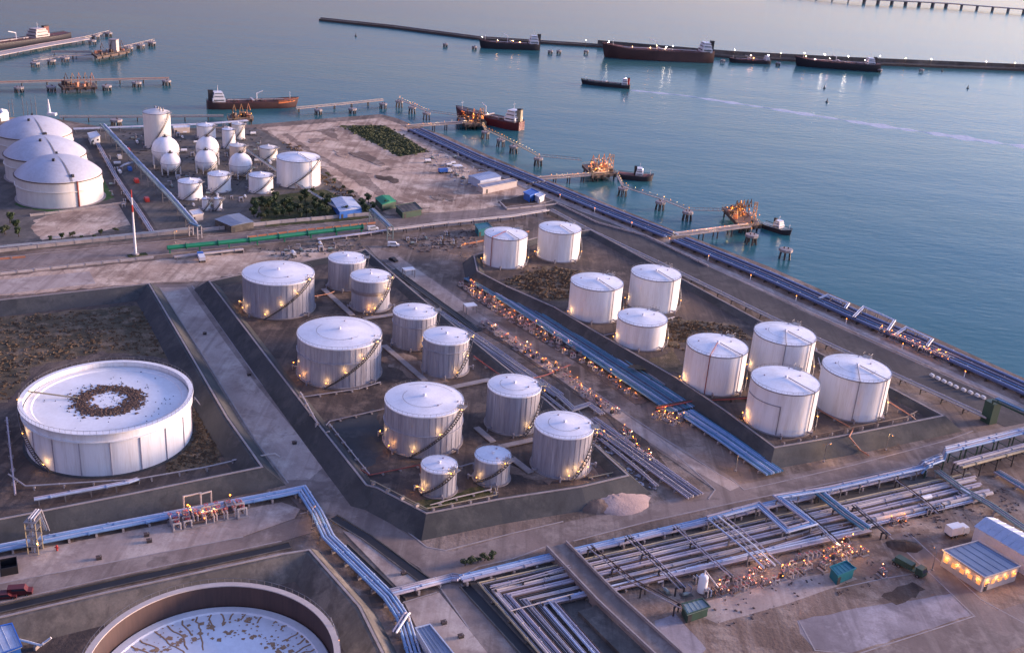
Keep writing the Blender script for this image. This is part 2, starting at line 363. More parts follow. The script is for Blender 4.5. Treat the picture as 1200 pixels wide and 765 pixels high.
# the land: one slab, its outer edge is the quay
coast = GP([(-330, 172), (-120, 148), (0, 137), (70, 140), (130, 151), (240, 150), (300, 146), (370, 140), (446, 134), (466, 139), (485, 147), (520, 158), (570, 181), (632, 207), (700, 234),
            (790, 270), (900, 312), (1000, 356), (1092, 394), (1200, 443), (1420, 548)])
land = coast + [np.array([330.0, 60.0, 0]), np.array([-330.0, 60.0, 0])]
struct('ground', MB().prism(land, -9.0, 0.0), 'ground')
zc = [0.02]
def sheet(name, pts, m, z=None, pix=True, rag=None):
    """a flat sheet lying on the ground, each a little above the one before"""
    if z is None: zc[0] += 0.004; z = zc[0]
    if rag is None: rag = 0.9 if m in ('sand', 'dirt', 'mud', 'scrub', 'grass', 'grass_green') else (0.25 if m == 'lavender_pad' else 0.0)
    P = GP(pts, z) if pix else pts
    if rag:
        r_ = random.Random(len(pts)*77+int(pts[0][0])); Q = []
        for a, b in zip(P, P[1:]+P[:1]):
            k = max(1, int(np.linalg.norm(b-a)/2.2))
            for j in range(k): Q.append(a+(b-a)*j/k+np.array([r_.uniform(-rag, rag), r_.uniform(-rag, rag), 0]))
        P = Q
    return struct(name, MB().prism(P, -0.03, z), m)
def strip(name, pts, w, m, z=None):
    if z is None: zc[0] += 0.004; z = zc[0]
    return struct(name, MB().sweep(GP(pts, z), [(-w/2, -0.03), (-w/2, z), (w/2, z), (w/2, -0.03)]), m)

# sandy reclaimed ground in the upper middle
sheet('sand_ground', [(306, 150), (372, 145), (446, 138), (470, 146), (500, 160), (520, 170), (640, 232), (560, 246), (455, 252), (425, 232), (395, 210), (360, 182), (330, 165)], 'sand')
sheet('dirt_patch', [(330, 158), (390, 150), (400, 170), (440, 190), (500, 215), (520, 240), (480, 248), (430, 222), (380, 190)], 'dirt')
sheet('sand_patch', [(338, 157), (372, 154), (420, 176), (455, 196), (440, 205), (400, 196), (365, 176)], 'sand')
sheet('sand_patch', [(430, 205), (470, 196), (530, 222), (540, 238), (490, 244), (455, 232)], 'sand')
sheet('grass_field', [(399, 147), (451, 147), (504, 178), (468, 184)], 'grass')
sheet('mud_pond', [(583, 236), (618, 228), (640, 232), (627, 240), (592, 244)], 'mud')
sheet('quay_strip', [(466, 143), (488, 152), (630, 216), (700, 245), (900, 331), (1100, 420), (1230, 480), (1230, 500), (1161, 468), (986, 389), (861, 329), (757, 279), (650, 236), (560, 200), (500, 168)], 'dirt')
sheet('quay_walk', [(470, 149), (632, 222), (700, 250), (900, 337), (1100, 428), (1230, 488), (1230, 492), (1100, 434), (900, 343), (700, 256), (632, 228), (470, 153)], 'concrete_road')
# roads
sheet('upper_road', [(-60, 309), (0, 303), (200, 283), (430, 258), (560, 246), (640, 239), (655, 247), (645, 254), (560, 262), (440, 271), (195, 297), (0, 317), (-60, 323)], 'road')
sheet('quay_road', [(640, 232), (757, 277), (861, 327), (986, 386), (1161, 465), (1330, 545), (1330, 572), (1143, 483), (939, 389), (861, 353), (757, 306), (640, 250)], 'asphalt')
sheet('upper_yard', [(-60, 330), (0, 324), (183, 305), (250, 298), (380, 291), (420, 296), (330, 311), (235, 330), (172, 331), (0, 347), (-60, 354)], 'sand')
sheet('concrete_apron', [(-60, 334), (0, 328), (105, 318), (112, 332), (0, 345), (-60, 351)], 'concrete_road')
sheet('left_road', [(172, 334), (226, 333), (300, 440), (416, 574), (445, 604), (505, 646), (540, 656), (515, 668), (470, 640), (400, 606), (352, 596), (305, 545), (262, 478), (222, 408)], 'road')
sheet('left_road_lane', [(187, 337), (219, 336), (262, 398), (300, 450), (380, 546), (362, 562), (335, 562), (300, 516), (240, 420)], 'concrete_road')
sheet('lower_left_yard', [(-60, 664), (0, 652), (200, 612), (330, 588), (352, 596), (345, 607), (285, 628), (0, 684), (-60, 697)], 'concrete_road')
sheet('lower_left_road', [(-60, 697), (0, 684), (285, 629), (345, 608), (400, 606), (372, 622), (330, 634), (150, 672), (0, 706), (-60, 720)], 'road')
sheet('mid_road', [(395, 588), (425, 598), (470, 622), (505, 642), (530, 646), (600, 626), (700, 603), (850, 571), (1000, 541), (1100, 515), (1230, 490), (1230, 513), (1110, 537), (1000, 562), (870, 588), (760, 612), (665, 636), (600, 655), (560, 664), (540, 680), (600, 748), (650, 800), (610, 812), (548, 735), (515, 690), (490, 664), (440, 634), (400, 610)], 'road')
sheet('central_road', [(430, 288), (465, 298), (500, 322), (560, 362), (660, 432), (760, 502), (860, 560), (885, 580), (850, 590), (838, 574), (740, 506), (640, 436), (540, 370), (470, 322), (440, 300)], 'road')
sheet('central_road_lane', [(452, 303), (468, 303), (520, 338), (548, 360), (534, 366), (490, 336)], 'concrete_road')
sheet('central_road_lane', [(600, 398), (618, 405), (700, 463), (770, 512), (757, 512), (690, 468)], 'concrete_road')
for pts in ([(543, 333), (576, 357), (603, 373), (640, 396), (683, 421), (755, 472)], [(563, 380), (600, 402), (655, 438), (724, 489), (770, 548)]):
    strip('oily_ground', pts, 6.5, 'basin')
strip('oily_ground', [(838, 696), (905, 675), (975, 653), (1015, 639)], 7.0, 'basin')
strip('service_lane', [(462, 302), (500, 328), (552, 366), (640, 427), (740, 497), (800, 537), (862, 572)], 4.6, 'concrete_road')
# yards at the right and the bottom
sheet('right_yard', [(884, 590), (1000, 566), (1110, 541), (1230, 515), (1300, 620), (1300, 830), (1010, 860), (760, 830), (690, 700), (780, 690), (900, 655), (1010, 622)], 'dirt')
sheet('lavender_pad', [(934, 727), (985, 716), (1046, 706), (1125, 694), (1143, 719), (1000, 764), (955, 760), (938, 742)], 'lavender_pad')
sheet('lavender_pad', [(767, 727), (791, 719), (828, 760), (800, 790), (770, 765)], 'lavender_pad')
sheet('lavender_pad', [(800, 712), (905, 682), (985, 668), (1005, 678), (920, 708), (840, 730)], 'concrete_road')
sheet('mud_patch', [(1030, 699), (1070, 683), (1090, 692), (1050, 708)], 'mud')
sheet('yard_road', [(1040, 628), (1062, 622), (1150, 705), (1220, 745), (1180, 765), (1140, 722), (1090, 672)], 'road')
sheet('yard_road', [(1000, 770), (1145, 722), (1220, 700), (1260, 730), (1120, 790)], 'road')
sheet('corridor_bed', [(545, 686), (640, 660), (1082, 556), (1165, 578), (1120, 592), (860, 655), (700, 702), (742, 810), (640, 810)], 'mid_concrete')
sheet('verge', [(360, 646), (372, 640), (460, 728), (500, 800), (470, 800), (446, 750)], 'dirt')
sheet('slab_yard', [(474, 706), (515, 694), (600, 800), (520, 800)], 'concrete_road')
sheet('slab_yard', [(402, 622), (418, 624), (490, 680), (466, 688)], 'concrete_road')
# north-west plant floor
sheet('plant_floor', [(-60, 175), (0, 160), (90, 152), (300, 150), (340, 172), (440, 250), (300, 268), (0, 296), (-60, 302)], 'mid_concrete')
sheet('plant_sand', [(40, 258), (70, 249), (140, 238), (160, 262), (100, 276), (50, 281), (36, 270)], 'sand')
sheet('plant_grass', [(16, 240), (60, 250), (115, 238), (150, 225), (140, 214), (118, 205), (90, 190), (60, 200)], 'grass_green')
sheet('plant_road', [(96, 160), (112, 160), (180, 262), (186, 272), (160, 275), (128, 222)], 'asphalt')
sheet('plant_gravel', [(300, 232), (380, 222), (440, 245), (430, 256), (310, 266)], 'grass')
rp = random.Random(21)
for (x, y, w, m) in ((430, 185, 14, 'dirt'), (520, 232, 10, 'dirt'), (370, 165, 10, 'dirt'), (455, 210, 10, 'mud'), (400, 180, 8, 'sand')):
    c_ = G(x, y); n_ = 22; ph = [rp.uniform(0, 6.28) for _ in range(4)]; hd = HA if rp.random() < .5 else HB; el = rp.uniform(1.3, 2.4)
    zc[0] += .004; P_ = []
    for i in range(n_):
        a = 2*pi*i/n_; r_ = w*.42*(1+.30*sin(2*a+ph[0])+.2*sin(3*a+ph[1])+.13*sin(5*a+ph[2])+.08*sin(8*a+ph[3])); u_, v_ = r_*cos(a)*el, r_*sin(a)
        P_.append((c_[0]+cos(hd)*u_-sin(hd)*v_, c_[1]+sin(hd)*u_+cos(hd)*v_))
    struct('ground_patch', MB().prism(P_, -.03, zc[0]), m)
# kerbs, real steps
def kerb(pts, m='concrete', w=0.35, h=0.15):
    P = GP(pts)
    return struct('kerb', MB().sweep(P, [(-w/2, -0.05), (-w/2, h), (w/2, h), (w/2, -0.05)]), m)
for k in ([(187, 337), (240, 420), (300, 517), (338, 566)], [(225, 335), (300, 442), (416, 576), (470, 617), (500, 641), (522, 645), (600, 625), (660, 611)],
          [(0, 706), (150, 672), (330, 634)], [(0, 684), (285, 629)], [(545, 672), (560, 664), (600, 655), (638, 641)], [(672, 634), (760, 611), (870, 587), (1000, 561), (1110, 536)],
          [(855, 560), (872, 574), (900, 568), (1000, 545), (1110, 516), (1140, 505)], [(770, 512), (838, 574), (830, 585)], [(690, 455), (780, 515), (852, 562)],
          [(648, 232), (757, 276), (861, 326), (986, 385), (1161, 464), (1300, 530)], [(0, 318), (195, 298), (440, 272), (560, 262)], [(0, 302), (200, 282), (430, 257), (590, 243), (640, 237)],
          [(585, 236), (592, 245), (628, 241), (648, 235), (640, 231)], [(470, 152), (632, 226), (700, 254), (900, 341), (1100, 432)],
          [(1042, 628), (1092, 674), (1142, 722), (1000, 768)], [(1064, 624), (1150, 703), (1200, 730)], [(936, 727), (955, 762), (1000, 766)], [(472, 706), (512, 694)], [(540, 684), (600, 750)], [(517, 690), (550, 737)],
          [(452, 309), (540, 372), (560, 385)], [(352, 602), (372, 597)], [(980, 690), (1030, 679), (1095, 668)]):
    kerb(k)
# drainage channels: trench shade painted as flat black strips between two low walls
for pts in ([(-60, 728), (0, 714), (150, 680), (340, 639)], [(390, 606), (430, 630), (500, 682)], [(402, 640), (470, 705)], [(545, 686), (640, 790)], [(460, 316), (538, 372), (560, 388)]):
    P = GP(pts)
    strip('channel_shade', pts, 2.4, 'black')
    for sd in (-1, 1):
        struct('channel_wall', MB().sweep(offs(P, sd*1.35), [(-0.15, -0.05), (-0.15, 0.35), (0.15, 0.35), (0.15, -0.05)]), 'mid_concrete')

# bunds: earth banks faced in dark concrete
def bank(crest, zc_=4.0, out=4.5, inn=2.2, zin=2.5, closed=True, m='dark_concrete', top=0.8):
    P = GP(crest, zc_)
    # make closed ones run clockwise so that +offset (left) is outside
    if closed:
        ar = sum(P[i][0]*P[(i+1) % len(P)][1]-P[(i+1) % len(P)][0]*P[i][1] for i in range(len(P)))
        if ar > 0: P = P[::-1]
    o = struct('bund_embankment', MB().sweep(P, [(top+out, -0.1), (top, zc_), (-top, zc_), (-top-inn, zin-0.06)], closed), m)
    struct('bund_coping', MB().sweep(P, [(0.45, zc_-0.05), (0.45, zc_+0.22), (-0.05, zc_+0.22), (-0.05, zc_-0.05)], closed), 'concrete')
    return P
CENTRE = [(246, 330), (300, 401), (377, 501), (430, 568), (442, 571), (500, 601), (582, 585), (680, 570), (735, 557), (640, 470), (545, 393), (470, 330), (428, 293), (330, 312)]
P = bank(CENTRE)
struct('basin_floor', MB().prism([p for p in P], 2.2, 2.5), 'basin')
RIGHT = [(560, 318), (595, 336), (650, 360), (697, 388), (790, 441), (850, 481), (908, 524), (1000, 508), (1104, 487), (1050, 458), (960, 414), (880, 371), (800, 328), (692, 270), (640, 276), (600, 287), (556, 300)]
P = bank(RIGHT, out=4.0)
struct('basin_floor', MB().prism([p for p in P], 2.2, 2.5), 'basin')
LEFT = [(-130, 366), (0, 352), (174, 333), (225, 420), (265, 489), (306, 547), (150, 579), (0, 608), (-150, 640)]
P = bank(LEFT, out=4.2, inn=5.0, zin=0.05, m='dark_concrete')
sheet('basin_floor', [(-130, 366), (0, 352), (174, 333), (225, 420), (265, 489), (306, 547), (150, 579), (0, 608), (-150, 640)], 'basin')
sheet('scrub_field', [(-80, 382), (0, 372), (160, 357), (196, 400), (205, 420), (120, 412), (40, 430), (10, 470), (-60, 480)], 'scrub')
sheet('scrub_field', [(228, 470), (268, 520), (255, 545), (190, 555), (215, 520)], 'scrub')
SOUTH = [(-90, 745), (26, 718), (120, 696), (330, 650), (362, 645), (420, 711), (447, 765), (470, 830)]
P = GP(SOUTH, 4.0)
struct('bund_embankment', MB().sweep(P, [(4.8, -0.1), (0.8, 4.0), (-0.8, 4.0), (-6.0, -0.1)]), 'mid_concrete')
struct('bund_coping', MB().sweep(P, [(0.45, 3.95), (0.45, 4.22), (-0.05, 4.22), (-0.05, 3.95)]), 'concrete')
sheet('basin_floor', [(-90, 760), (120, 712), (340, 660), (430, 790), (380, 880), (-90, 880)], 'basin')
# scrub and bare earth patches on the raised basins
def patch(name, pts, m, z):
    r_ = random.Random(int(pts[0][0])); P = GP(pts, z); Q = []
    for a, b in zip(P, P[1:]+P[:1]):
        k = max(1, int(np.linalg.norm(b-a)/1.8))
        for j in range(k): Q.append(a+(b-a)*j/k+np.array([r_.uniform(-.9, .9), r_.uniform(-.9, .9), 0]))
    return struct(name, MB().prism(Q, z-0.02, z), m)
patch('scrub_field', [(590, 330), (640, 312), (690, 318), (672, 352), (640, 352)], 'scrub', 2.52)
patch('scrub_field', [(780, 372), (860, 380), (880, 396), (800, 400), (784, 412)], 'scrub', 2.53)
patch('scrub_field', [(735, 430), (790, 412), (805, 440), (790, 436)], 'scrub', 2.54)
patch('basin_pad', [(388, 497), (440, 480), (455, 520), (430, 552)], 'dark_concrete', 2.52)
patch('basin_pad', [(560, 540), (640, 566), (700, 556), (690, 545), (610, 548)], 'dirt', 2.55)
patch('basin_pad', [(440, 420), (475, 412), (530, 448), (500, 452)], 'dirt', 2.56)
patch('grass_patch', [(480, 590), (560, 570), (582, 578), (505, 597)], 'grass', 2.53)
# quay revetment: sloping rock face below the quay edge
struct('revetment', MB().sweep(coast[7:], [(6.0, SEA-1.5), (1.0, -0.6), (0.0, -0.6), (0.0, -5.0)]), 'rust')
# sandy mound beside the central road
def mound(px, rx, ry, h, m, seed):
    c = G(*px); r = random.Random(seed); n = 18; vs = []; fs = []; R_ = 6
    for j in range(R_):
        t = 1-j/R_
        for i in range(n):
            a = 2*pi*i/n; k = 1+r.uniform(-.12, .12)
            vs.append((c[0]+rx*t*k*cos(a), c[1]+ry*t*k*sin(a), h*(1-t*t)*(1+r.uniform(-.12, .12))-0.05))
    vs.append((c[0], c[1], h)); t = len(vs)-1
    for j in range(R_-1):
        for i in range(n): fs.append((j*n+i, j*n+(i+1) % n, (j+1)*n+(i+1) % n, (j+1)*n+i))
    for i in range(n): fs.append(((R_-1)*n+i, (R_-1)*n+(i+1) % n, t))
    return MB().add(vs, fs)
struct('sand_mound', mound((716, 586), 11.0, 8.0, 1.7, 'sand', 1), 'mound_sand', smooth=True)
struct('sand_mound', mound((700, 592), 6.0, 4.5, 1.6, 'dirt', 2), 'dirt', smooth=True)
struct('earth_mound', mound((1060, 640), 5, 3, 1.2, 'dirt', 3), 'mud', smooth=True)

# ================================================================== TANKS
_ld = {}
def light_data(m, w):
    k = (m, round(w, 1))
    if k not in _ld:
        d = bpy.data.lights.new('lamp_light', 'POINT'); d.energy = max(.1, round(w, 1)); d.shadow_soft_size = .06
        d.color = {'lamp_warm': (1.0, .58, .22), 'lamp_orange': (1.0, .45, .13), 'lamp_white': (1.0, .78, .52), 'lamp_pink': (1.0, .52, .32)}.get(m, (1.0, .7, .45)); _ld[k] = d
    return _ld[k]
def bulb(parent, p, m='lamp_warm', r=0.32, name='lamp', watts=None):
    """a small glowing lamp glass and the light it throws"""
    o = MB().sphere(p, r*0.42, 8, 6).build(name, m, parent)
    if m.startswith('ship') or watts == 0: return o
    w = 12.0*r*r if watts is None else watts*.5
    l = bpy.data.objects.new('lamp_light', light_data(m, w)); col.objects.link(l); l.parent = o if o.parent is None or o.parent.parent is None else o.parent
    q = np.array(p, float)-ORG[parent]; l.location = (q[0], q[1], q[2]+r*.62+.12)
    return o
def az(p, q): return atan2(q[1]-p[1], q[0]-p[0])
def stair(t, c, r, h, z0, a0, a1, lamps=4, m='dark_steel', lm='lamp_warm', rail=True):
    n = max(14, int(abs(a1-a0)*r/0.55)); b = MB(); hr = MB()
    for i in range(n):
        a = a0+(a1-a0)*(i+.5)/n; z = z0+h*(i+.5)/n
        b.box((c[0]+(r+.55)*cos(a), c[1]+(r+.55)*sin(a), z), (0.9, 0.42, 0.10), a)
    path = lambda rr, dz: [(c[0]+rr*cos(a0+(a1-a0)*i/24), c[1]+rr*sin(a0+(a1-a0)*i/24), z0+h*i/24+dz) for i in range(25)]
    b.tube(path(r+1.02, -0.1), 0.13, 4); b.tube(path(r+.10, -0.1), 0.10, 4)
    s = b.build('stairway', m, t)
    hr.tube(path(r+1.05, 1.05), 0.055, 4)
    for i in range(0, 25, 2):
        p = path(r+1.05, 0)[i]; hr.bar(p, (p[0], p[1], p[2]+1.05), 0.06)
    hr.build('handrail', 'steel', s)
    for i in range(lamps):
        f = (i+.15)/max(1, lamps-.6); a = a0+(a1-a0)*f
        p = (c[0]+(r+1.1)*cos(a), c[1]+(r+1.1)*sin(a), z0+h*f+1.5)
        bulb(t, p, lm, 0.30)
def tank(label, c, r, h, z0=2.5, style='grey', cone=0.10, stairs=(-1.9, -0.35), lamps=4, rings=(), pipes=(), group=None, name='storage_tank', cat='tank', low_lamps=(), step=None, seams=0, roofrail=True, spray=False, roofmat=None, shellmat=None):
    t = thing(name, label, cat, (c[0], c[1], z0), group)
    C = (c[0], c[1], z0)
    n = 72 if r > 6 else 48
    sm = shellmat or {'grey': 'tank_grey', 'white': 'tank_white', 'cream': 'tank_cream'}[style]
    rm = roofmat or {'grey': 'tank_roof', 'white': 'tank_white_roof', 'cream': 'tank_cream'}[style]
    prof = [(r, 0), (r, h)]
    if step:
        prof = [(r-.25, 0), (r-.25, h*step-.3), (r, h*step), (r, h)]
    sh = MB().lathe(C, prof, n)
    shell = sh.build('shell', sm, t)
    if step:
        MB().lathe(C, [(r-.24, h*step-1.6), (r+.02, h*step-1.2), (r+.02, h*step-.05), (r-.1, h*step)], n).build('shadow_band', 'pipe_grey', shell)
    if seams:
        for i in range(seams):      # standing cladding seams, proud of the shell
            a = 2*pi*i/seams
            MB().box((c[0]+(r+.03)*cos(a), c[1]+(r+.03)*sin(a), z0+h/2), (0.10, 0.14, h-.1), a).build('seam', sm, shell)
    MB().lathe(C, [(r+.55, 0.0-.2), (r+.55, .28), (r-.1, .28)], n).build('foundation_ring', 'concrete', t)
    ro = MB().lathe(C, [(r+.12, h-.02), (r*.7, h+cone*r*.33), (r*.35, h+cone*r*.68), (0.02, h+cone*r)], n).build('roof', rm, t)
    MB().lathe(C, [(r, h-.28), (r+.16, h-.28), (r+.16, h+.05), (r, h+.05)], n).build('top_rim', 'pipe_grey' if style != 'grey' else 'tank_roof', t)
    for z in rings:
        MB().lathe(C, [(r, h*z-.1), (r+.32, h*z-.1), (r+.32, h*z+.1), (r, h*z+.1)], n).build('wind_girder', sm, t)
    ap = h+cone*r
    v = MB(); v.cyl((c[0], c[1], z0+ap-.15), .32, .6, 12); v.cyl((c[0], c[1], z0+ap+.45), .5, .2, 12, .3)
    v.build('vent', 'tank_roof', ro)
    for a, f in ((stairs[1]+.25, .86), (stairs[1]+1.9, .62), (stairs[1]-.5, .55)):
        MB().cyl((c[0]+r*f*cos(a), c[1]+r*f*sin(a), z0+h+cone*r*(1-f)-.1), .28, .4, 10).build('hatch', 'pipe_mauve', ro)
    # gauge platform with rail where the stair lands
    a = stairs[1]
    g = MB(); q = (c[0]+(r+.4)*cos(a), c[1]+(r+.4)*sin(a))
    g.box((q[0], q[1], z0+h+.12), (2.2, 2.6, .12), a)
    for dx in (-1, 1):
        for dy in (-1.25, 0, 1.25):
            x, y = q[0]+cos(a)*dx-sin(a)*dy, q[1]+sin(a)*dx+cos(a)*dy
            g.bar((x, y, z0+h+.1), (x, y, z0+h+1.2), .07)
    for dy in (-1.25, 1.25):
        g.tube([(q[0]+cos(a)*-1-sin(a)*dy, q[1]+sin(a)*-1+cos(a)*dy, z0+h+1.2), (q[0]+cos(a)-sin(a)*dy, q[1]+sin(a)+cos(a)*dy, z0+h+1.2)], .05, 4)
    g.build('gauge_platform', 'steel', t)
    if roofrail:
        rr = MB(); k = max(24, int(r*4))
        for i in range(k): 
            aa = 2*pi*i/k; x, y = c[0]+r*cos(aa), c[1]+r*sin(aa); rr.bar((x, y, z0+h), (x, y, z0+h+.75), .045)
        rr.lathe((c[0], c[1], z0+h+.75), [(r-.03, 0), (r+.03, 0), (r+.03, .05), (r-.03, .05)], k)
        rr.build('guard_rail', 'steel', ro)
    stair(t, C, r, h, z0, stairs[0], stairs[1], lamps)
    for a in pipes:                 # riser from the ground over the roof to the vent
        pp = MB(); x = lambda f: (c[0]+f*cos(a), c[1]+f*sin(a))
        pts = [(*x(r+.35), z0+.2), (*x(r+.35), z0+h+.45)]+[(*x(r*f), z0+h+cone*r*(1-f)+.35) for f in (.7, .35, .08)]
        pp.tube(pts, .15, 6); pp.build('riser_pipe', 'pipe_red' if a < -1.9 and a > -2.3 else 'pipe_grey', t)
    # nozzles, manhole and the short lines at the foot
    for a in (stairs[0]-.4, stairs[0]+1.2, stairs[0]-1.3):
        p0 = (c[0]+(r-.1)*cos(a), c[1]+(r-.1)*sin(a), z0+.9); p1 = (c[0]+(r+1.6)*cos(a), c[1]+(r+1.6)*sin(a), z0+.9)
        nz = MB().tube([p0, p1, (p1[0], p1[1], z0)], .26, 8); nz.cyl((p1[0], p1[1], z0+.95), .32, .5, 8)
        nz.build('inlet_pipe', 'pipe_grey', t)
    for a, z, lm in low_lamps:
        p = (c[0]+(r+1.2)*cos(a), c[1]+(r+1.2)*sin(a), z0)
        MB().bar(p, (p[0], p[1], z0+z), .09).build('lamp_post', 'dark_steel', t)
        bulb(t, (p[0], p[1], z0+z+.25), lm, .34)
    if spray:
        MB().lathe(C, [(r*.55-.06, h+cone*r*.45+.15), (r*.55+.06, h+cone*r*.45+.15)], 40, 2.6, 5.8).build('spray_ring', 'steel', ro)
        MB().lathe(C, [(r*.82-.06, h+cone*r*.18+.15), (r*.82+.06, h+cone*r*.18+.15)], 40, 0.6, 2.2).build('spray_ring', 'steel', ro)
    return t
W, O = 'lamp_warm', 'lamp_orange'
ST = (-1.75, -0.35)
cg, rg = 'grey storage tanks of the middle tank farm', 'white storage tanks of the seaward tank farm'
tank('wide grey tank at the back left corner of the middle farm, stair lamps lit', (-84.0, 353.7), 12.5, 12.8, stairs=ST, lamps=4, low_lamps=((-2.5, 1.6, W), (-2.95, 1.6, W)), seams=40, group=cg, spray=True)
tank('largest wide grey tank of the middle farm, in front of two narrow tanks', (-53.5, 304.6), 13.0, 13.1, stairs=ST, lamps=4, low_lamps=((-2.4, 1.6, O), (-2.9, 3.0, W)), rings=(.62,), seams=44, group=cg, spray=True)
tank('narrow grey tank farthest back in the middle farm, touching no wide tank', (-64.0, 379.8), 7.0, 11.0, stairs=(-1.2, 0.2), lamps=1, group=cg, seams=24)
tank('grey tank with a wider upper band beside the farthest narrow tank', (-52.2, 360.9), 7.2, 11.6, stairs=(-1.3, -.15), lamps=4, step=.66, group=cg, low_lamps=((-1.5, 1.6, O),))
tank('narrow grey tank near the road, behind the largest wide tank', (-32.8, 331.1), 7.3, 11.3, stairs=(-1.2, 0.3), lamps=1, rings=(.70,), group=cg, seams=28, low_lamps=((-1.0, 1.6, O),))
tank('narrow streaked grey tank near the road, right of the largest wide tank', (-20.6, 312.1), 7.4, 11.5, stairs=(-1.1, 0.1), lamps=3, rings=(.74,), group=cg, seams=28)
tank('wide grey tank with a ring halfway up, behind two small tanks', (-22.8, 264.9), 10.9, 12.4, stairs=(-1.8, -.3), lamps=3, rings=(.52,), low_lamps=((-2.35, 1.5, O), (-2.9, 2.6, W)), group=cg, seams=38, spray=True)
tank('grey tank by the pipe corridor, behind the nearest narrow tank', (2.0, 278.0), 7.7, 12.3, stairs=(-1.1, 0.2), lamps=2, group=cg, seams=30, spray=True)
tank('streaked grey tank at the near right corner of the middle farm', (16.1, 256.1), 8.0, 12.3, stairs=(-1.2, .0), lamps=2, low_lamps=((-1.35, 1.6, W), (-.7, 3.0, O)), group=cg, seams=32, spray=True)
tank('small grey tank at the near corner of the middle farm, the left one of two', (-16.0, 238.7), 4.6, 7.4, stairs=(-2.5, -.6), lamps=2, low_lamps=((-2.7, 1.6, W),), group=cg, seams=20)
tank('small grey tank at the near corner of the middle farm, the right one of two', (-2.5, 246.4), 4.7, 7.0, stairs=(-2.5, -.6), lamps=2, group=cg, seams=20)
WP = (-1.75, -0.62)
tank('white tank at the far left end of the seaward farm, by the teal shed', (-5.2, 419.4), 8.9, 12.4, style='white', stairs=(-.4, 1.0), lamps=1, pipes=(-2.2, -.95), group=rg, low_lamps=((-2.8, 1.8, W),), cone=.09)
tank('white tank of the seaward farm nearest the corner of the pale rack', (17.2, 432.4), 9.0, 12.6, style='white', stairs=(-.4, 1.0), lamps=1, pipes=(-.95,), group=rg, low_lamps=((-2.9, 1.8, W),), cone=.09)
tank('white tank left of a pair in the middle of the seaward farm', (30.0, 369.2), 9.7, 12.7, style='white', stairs=(-.4, 1.0), lamps=1, pipes=(-.95,), group=rg, low_lamps=((-2.7, 1.8, W),), cone=.09)
tank('white tank right of a pair in the middle of the seaward farm', (53.1, 382.6), 9.5, 13.1, style='white', stairs=(-.4, 1.0), lamps=1, pipes=(-.95,), group=rg, low_lamps=((-3.1, 2.0, W),), cone=.09)
tank('low white tank, the shortest of the seaward farm', (45.3, 346.3), 8.7, 9.1, style='white', stairs=(-.4, 1.0), lamps=1, group=rg, low_lamps=((-2.9, 1.8, W),), cone=.09)
tank('white tank with red riser pipe nearest the pipe corridor, left of the near four', (66.4, 316.0), 9.8, 13.5, style='white', stairs=(-.4, 1.0), lamps=1, pipes=(-1.95, -.85), group=rg, low_lamps=((-3.0, 2.0, W), (-2.85, 1.2, O)), cone=.09)
tank('white tank at the back of the near group of four in the seaward farm', (91.0, 329.6), 10.2, 13.8, style='white', stairs=(-.4, 1.0), lamps=1, pipes=(-1.75, -.85), group=rg, low_lamps=((-3.0, 2.0, W),), cone=.09, spray=True)
tank('white tank farthest right, at the seaward end of the near four', (108.5, 305.7), 10.5, 13.7, style='white', stairs=(-.4, 1.0), lamps=1, pipes=(-1.75, -.85), group=rg, cone=.09, spray=True)
t9 = tank('white tank at the front of the near four, with a bent line on its side', (83.3, 292.1), 10.2, 13.9, style='white', stairs=(-.4, 1.0), lamps=1, pipes=(-.85,), group=rg, low_lamps=((-3.05, 2.2, W), (-2.9, 1.2, O)), cone=.09)
MB().tube([(83.3+10.35*cos(a), 292.1+10.35*sin(a), 2.5+z) for a, z in [(-3.1+i*.09, 9.6) for i in range(15)]+[(-1.84, 9.4), (-1.84, .2)]], .14, 6).build('side_line', 'pipe_grey', t9)

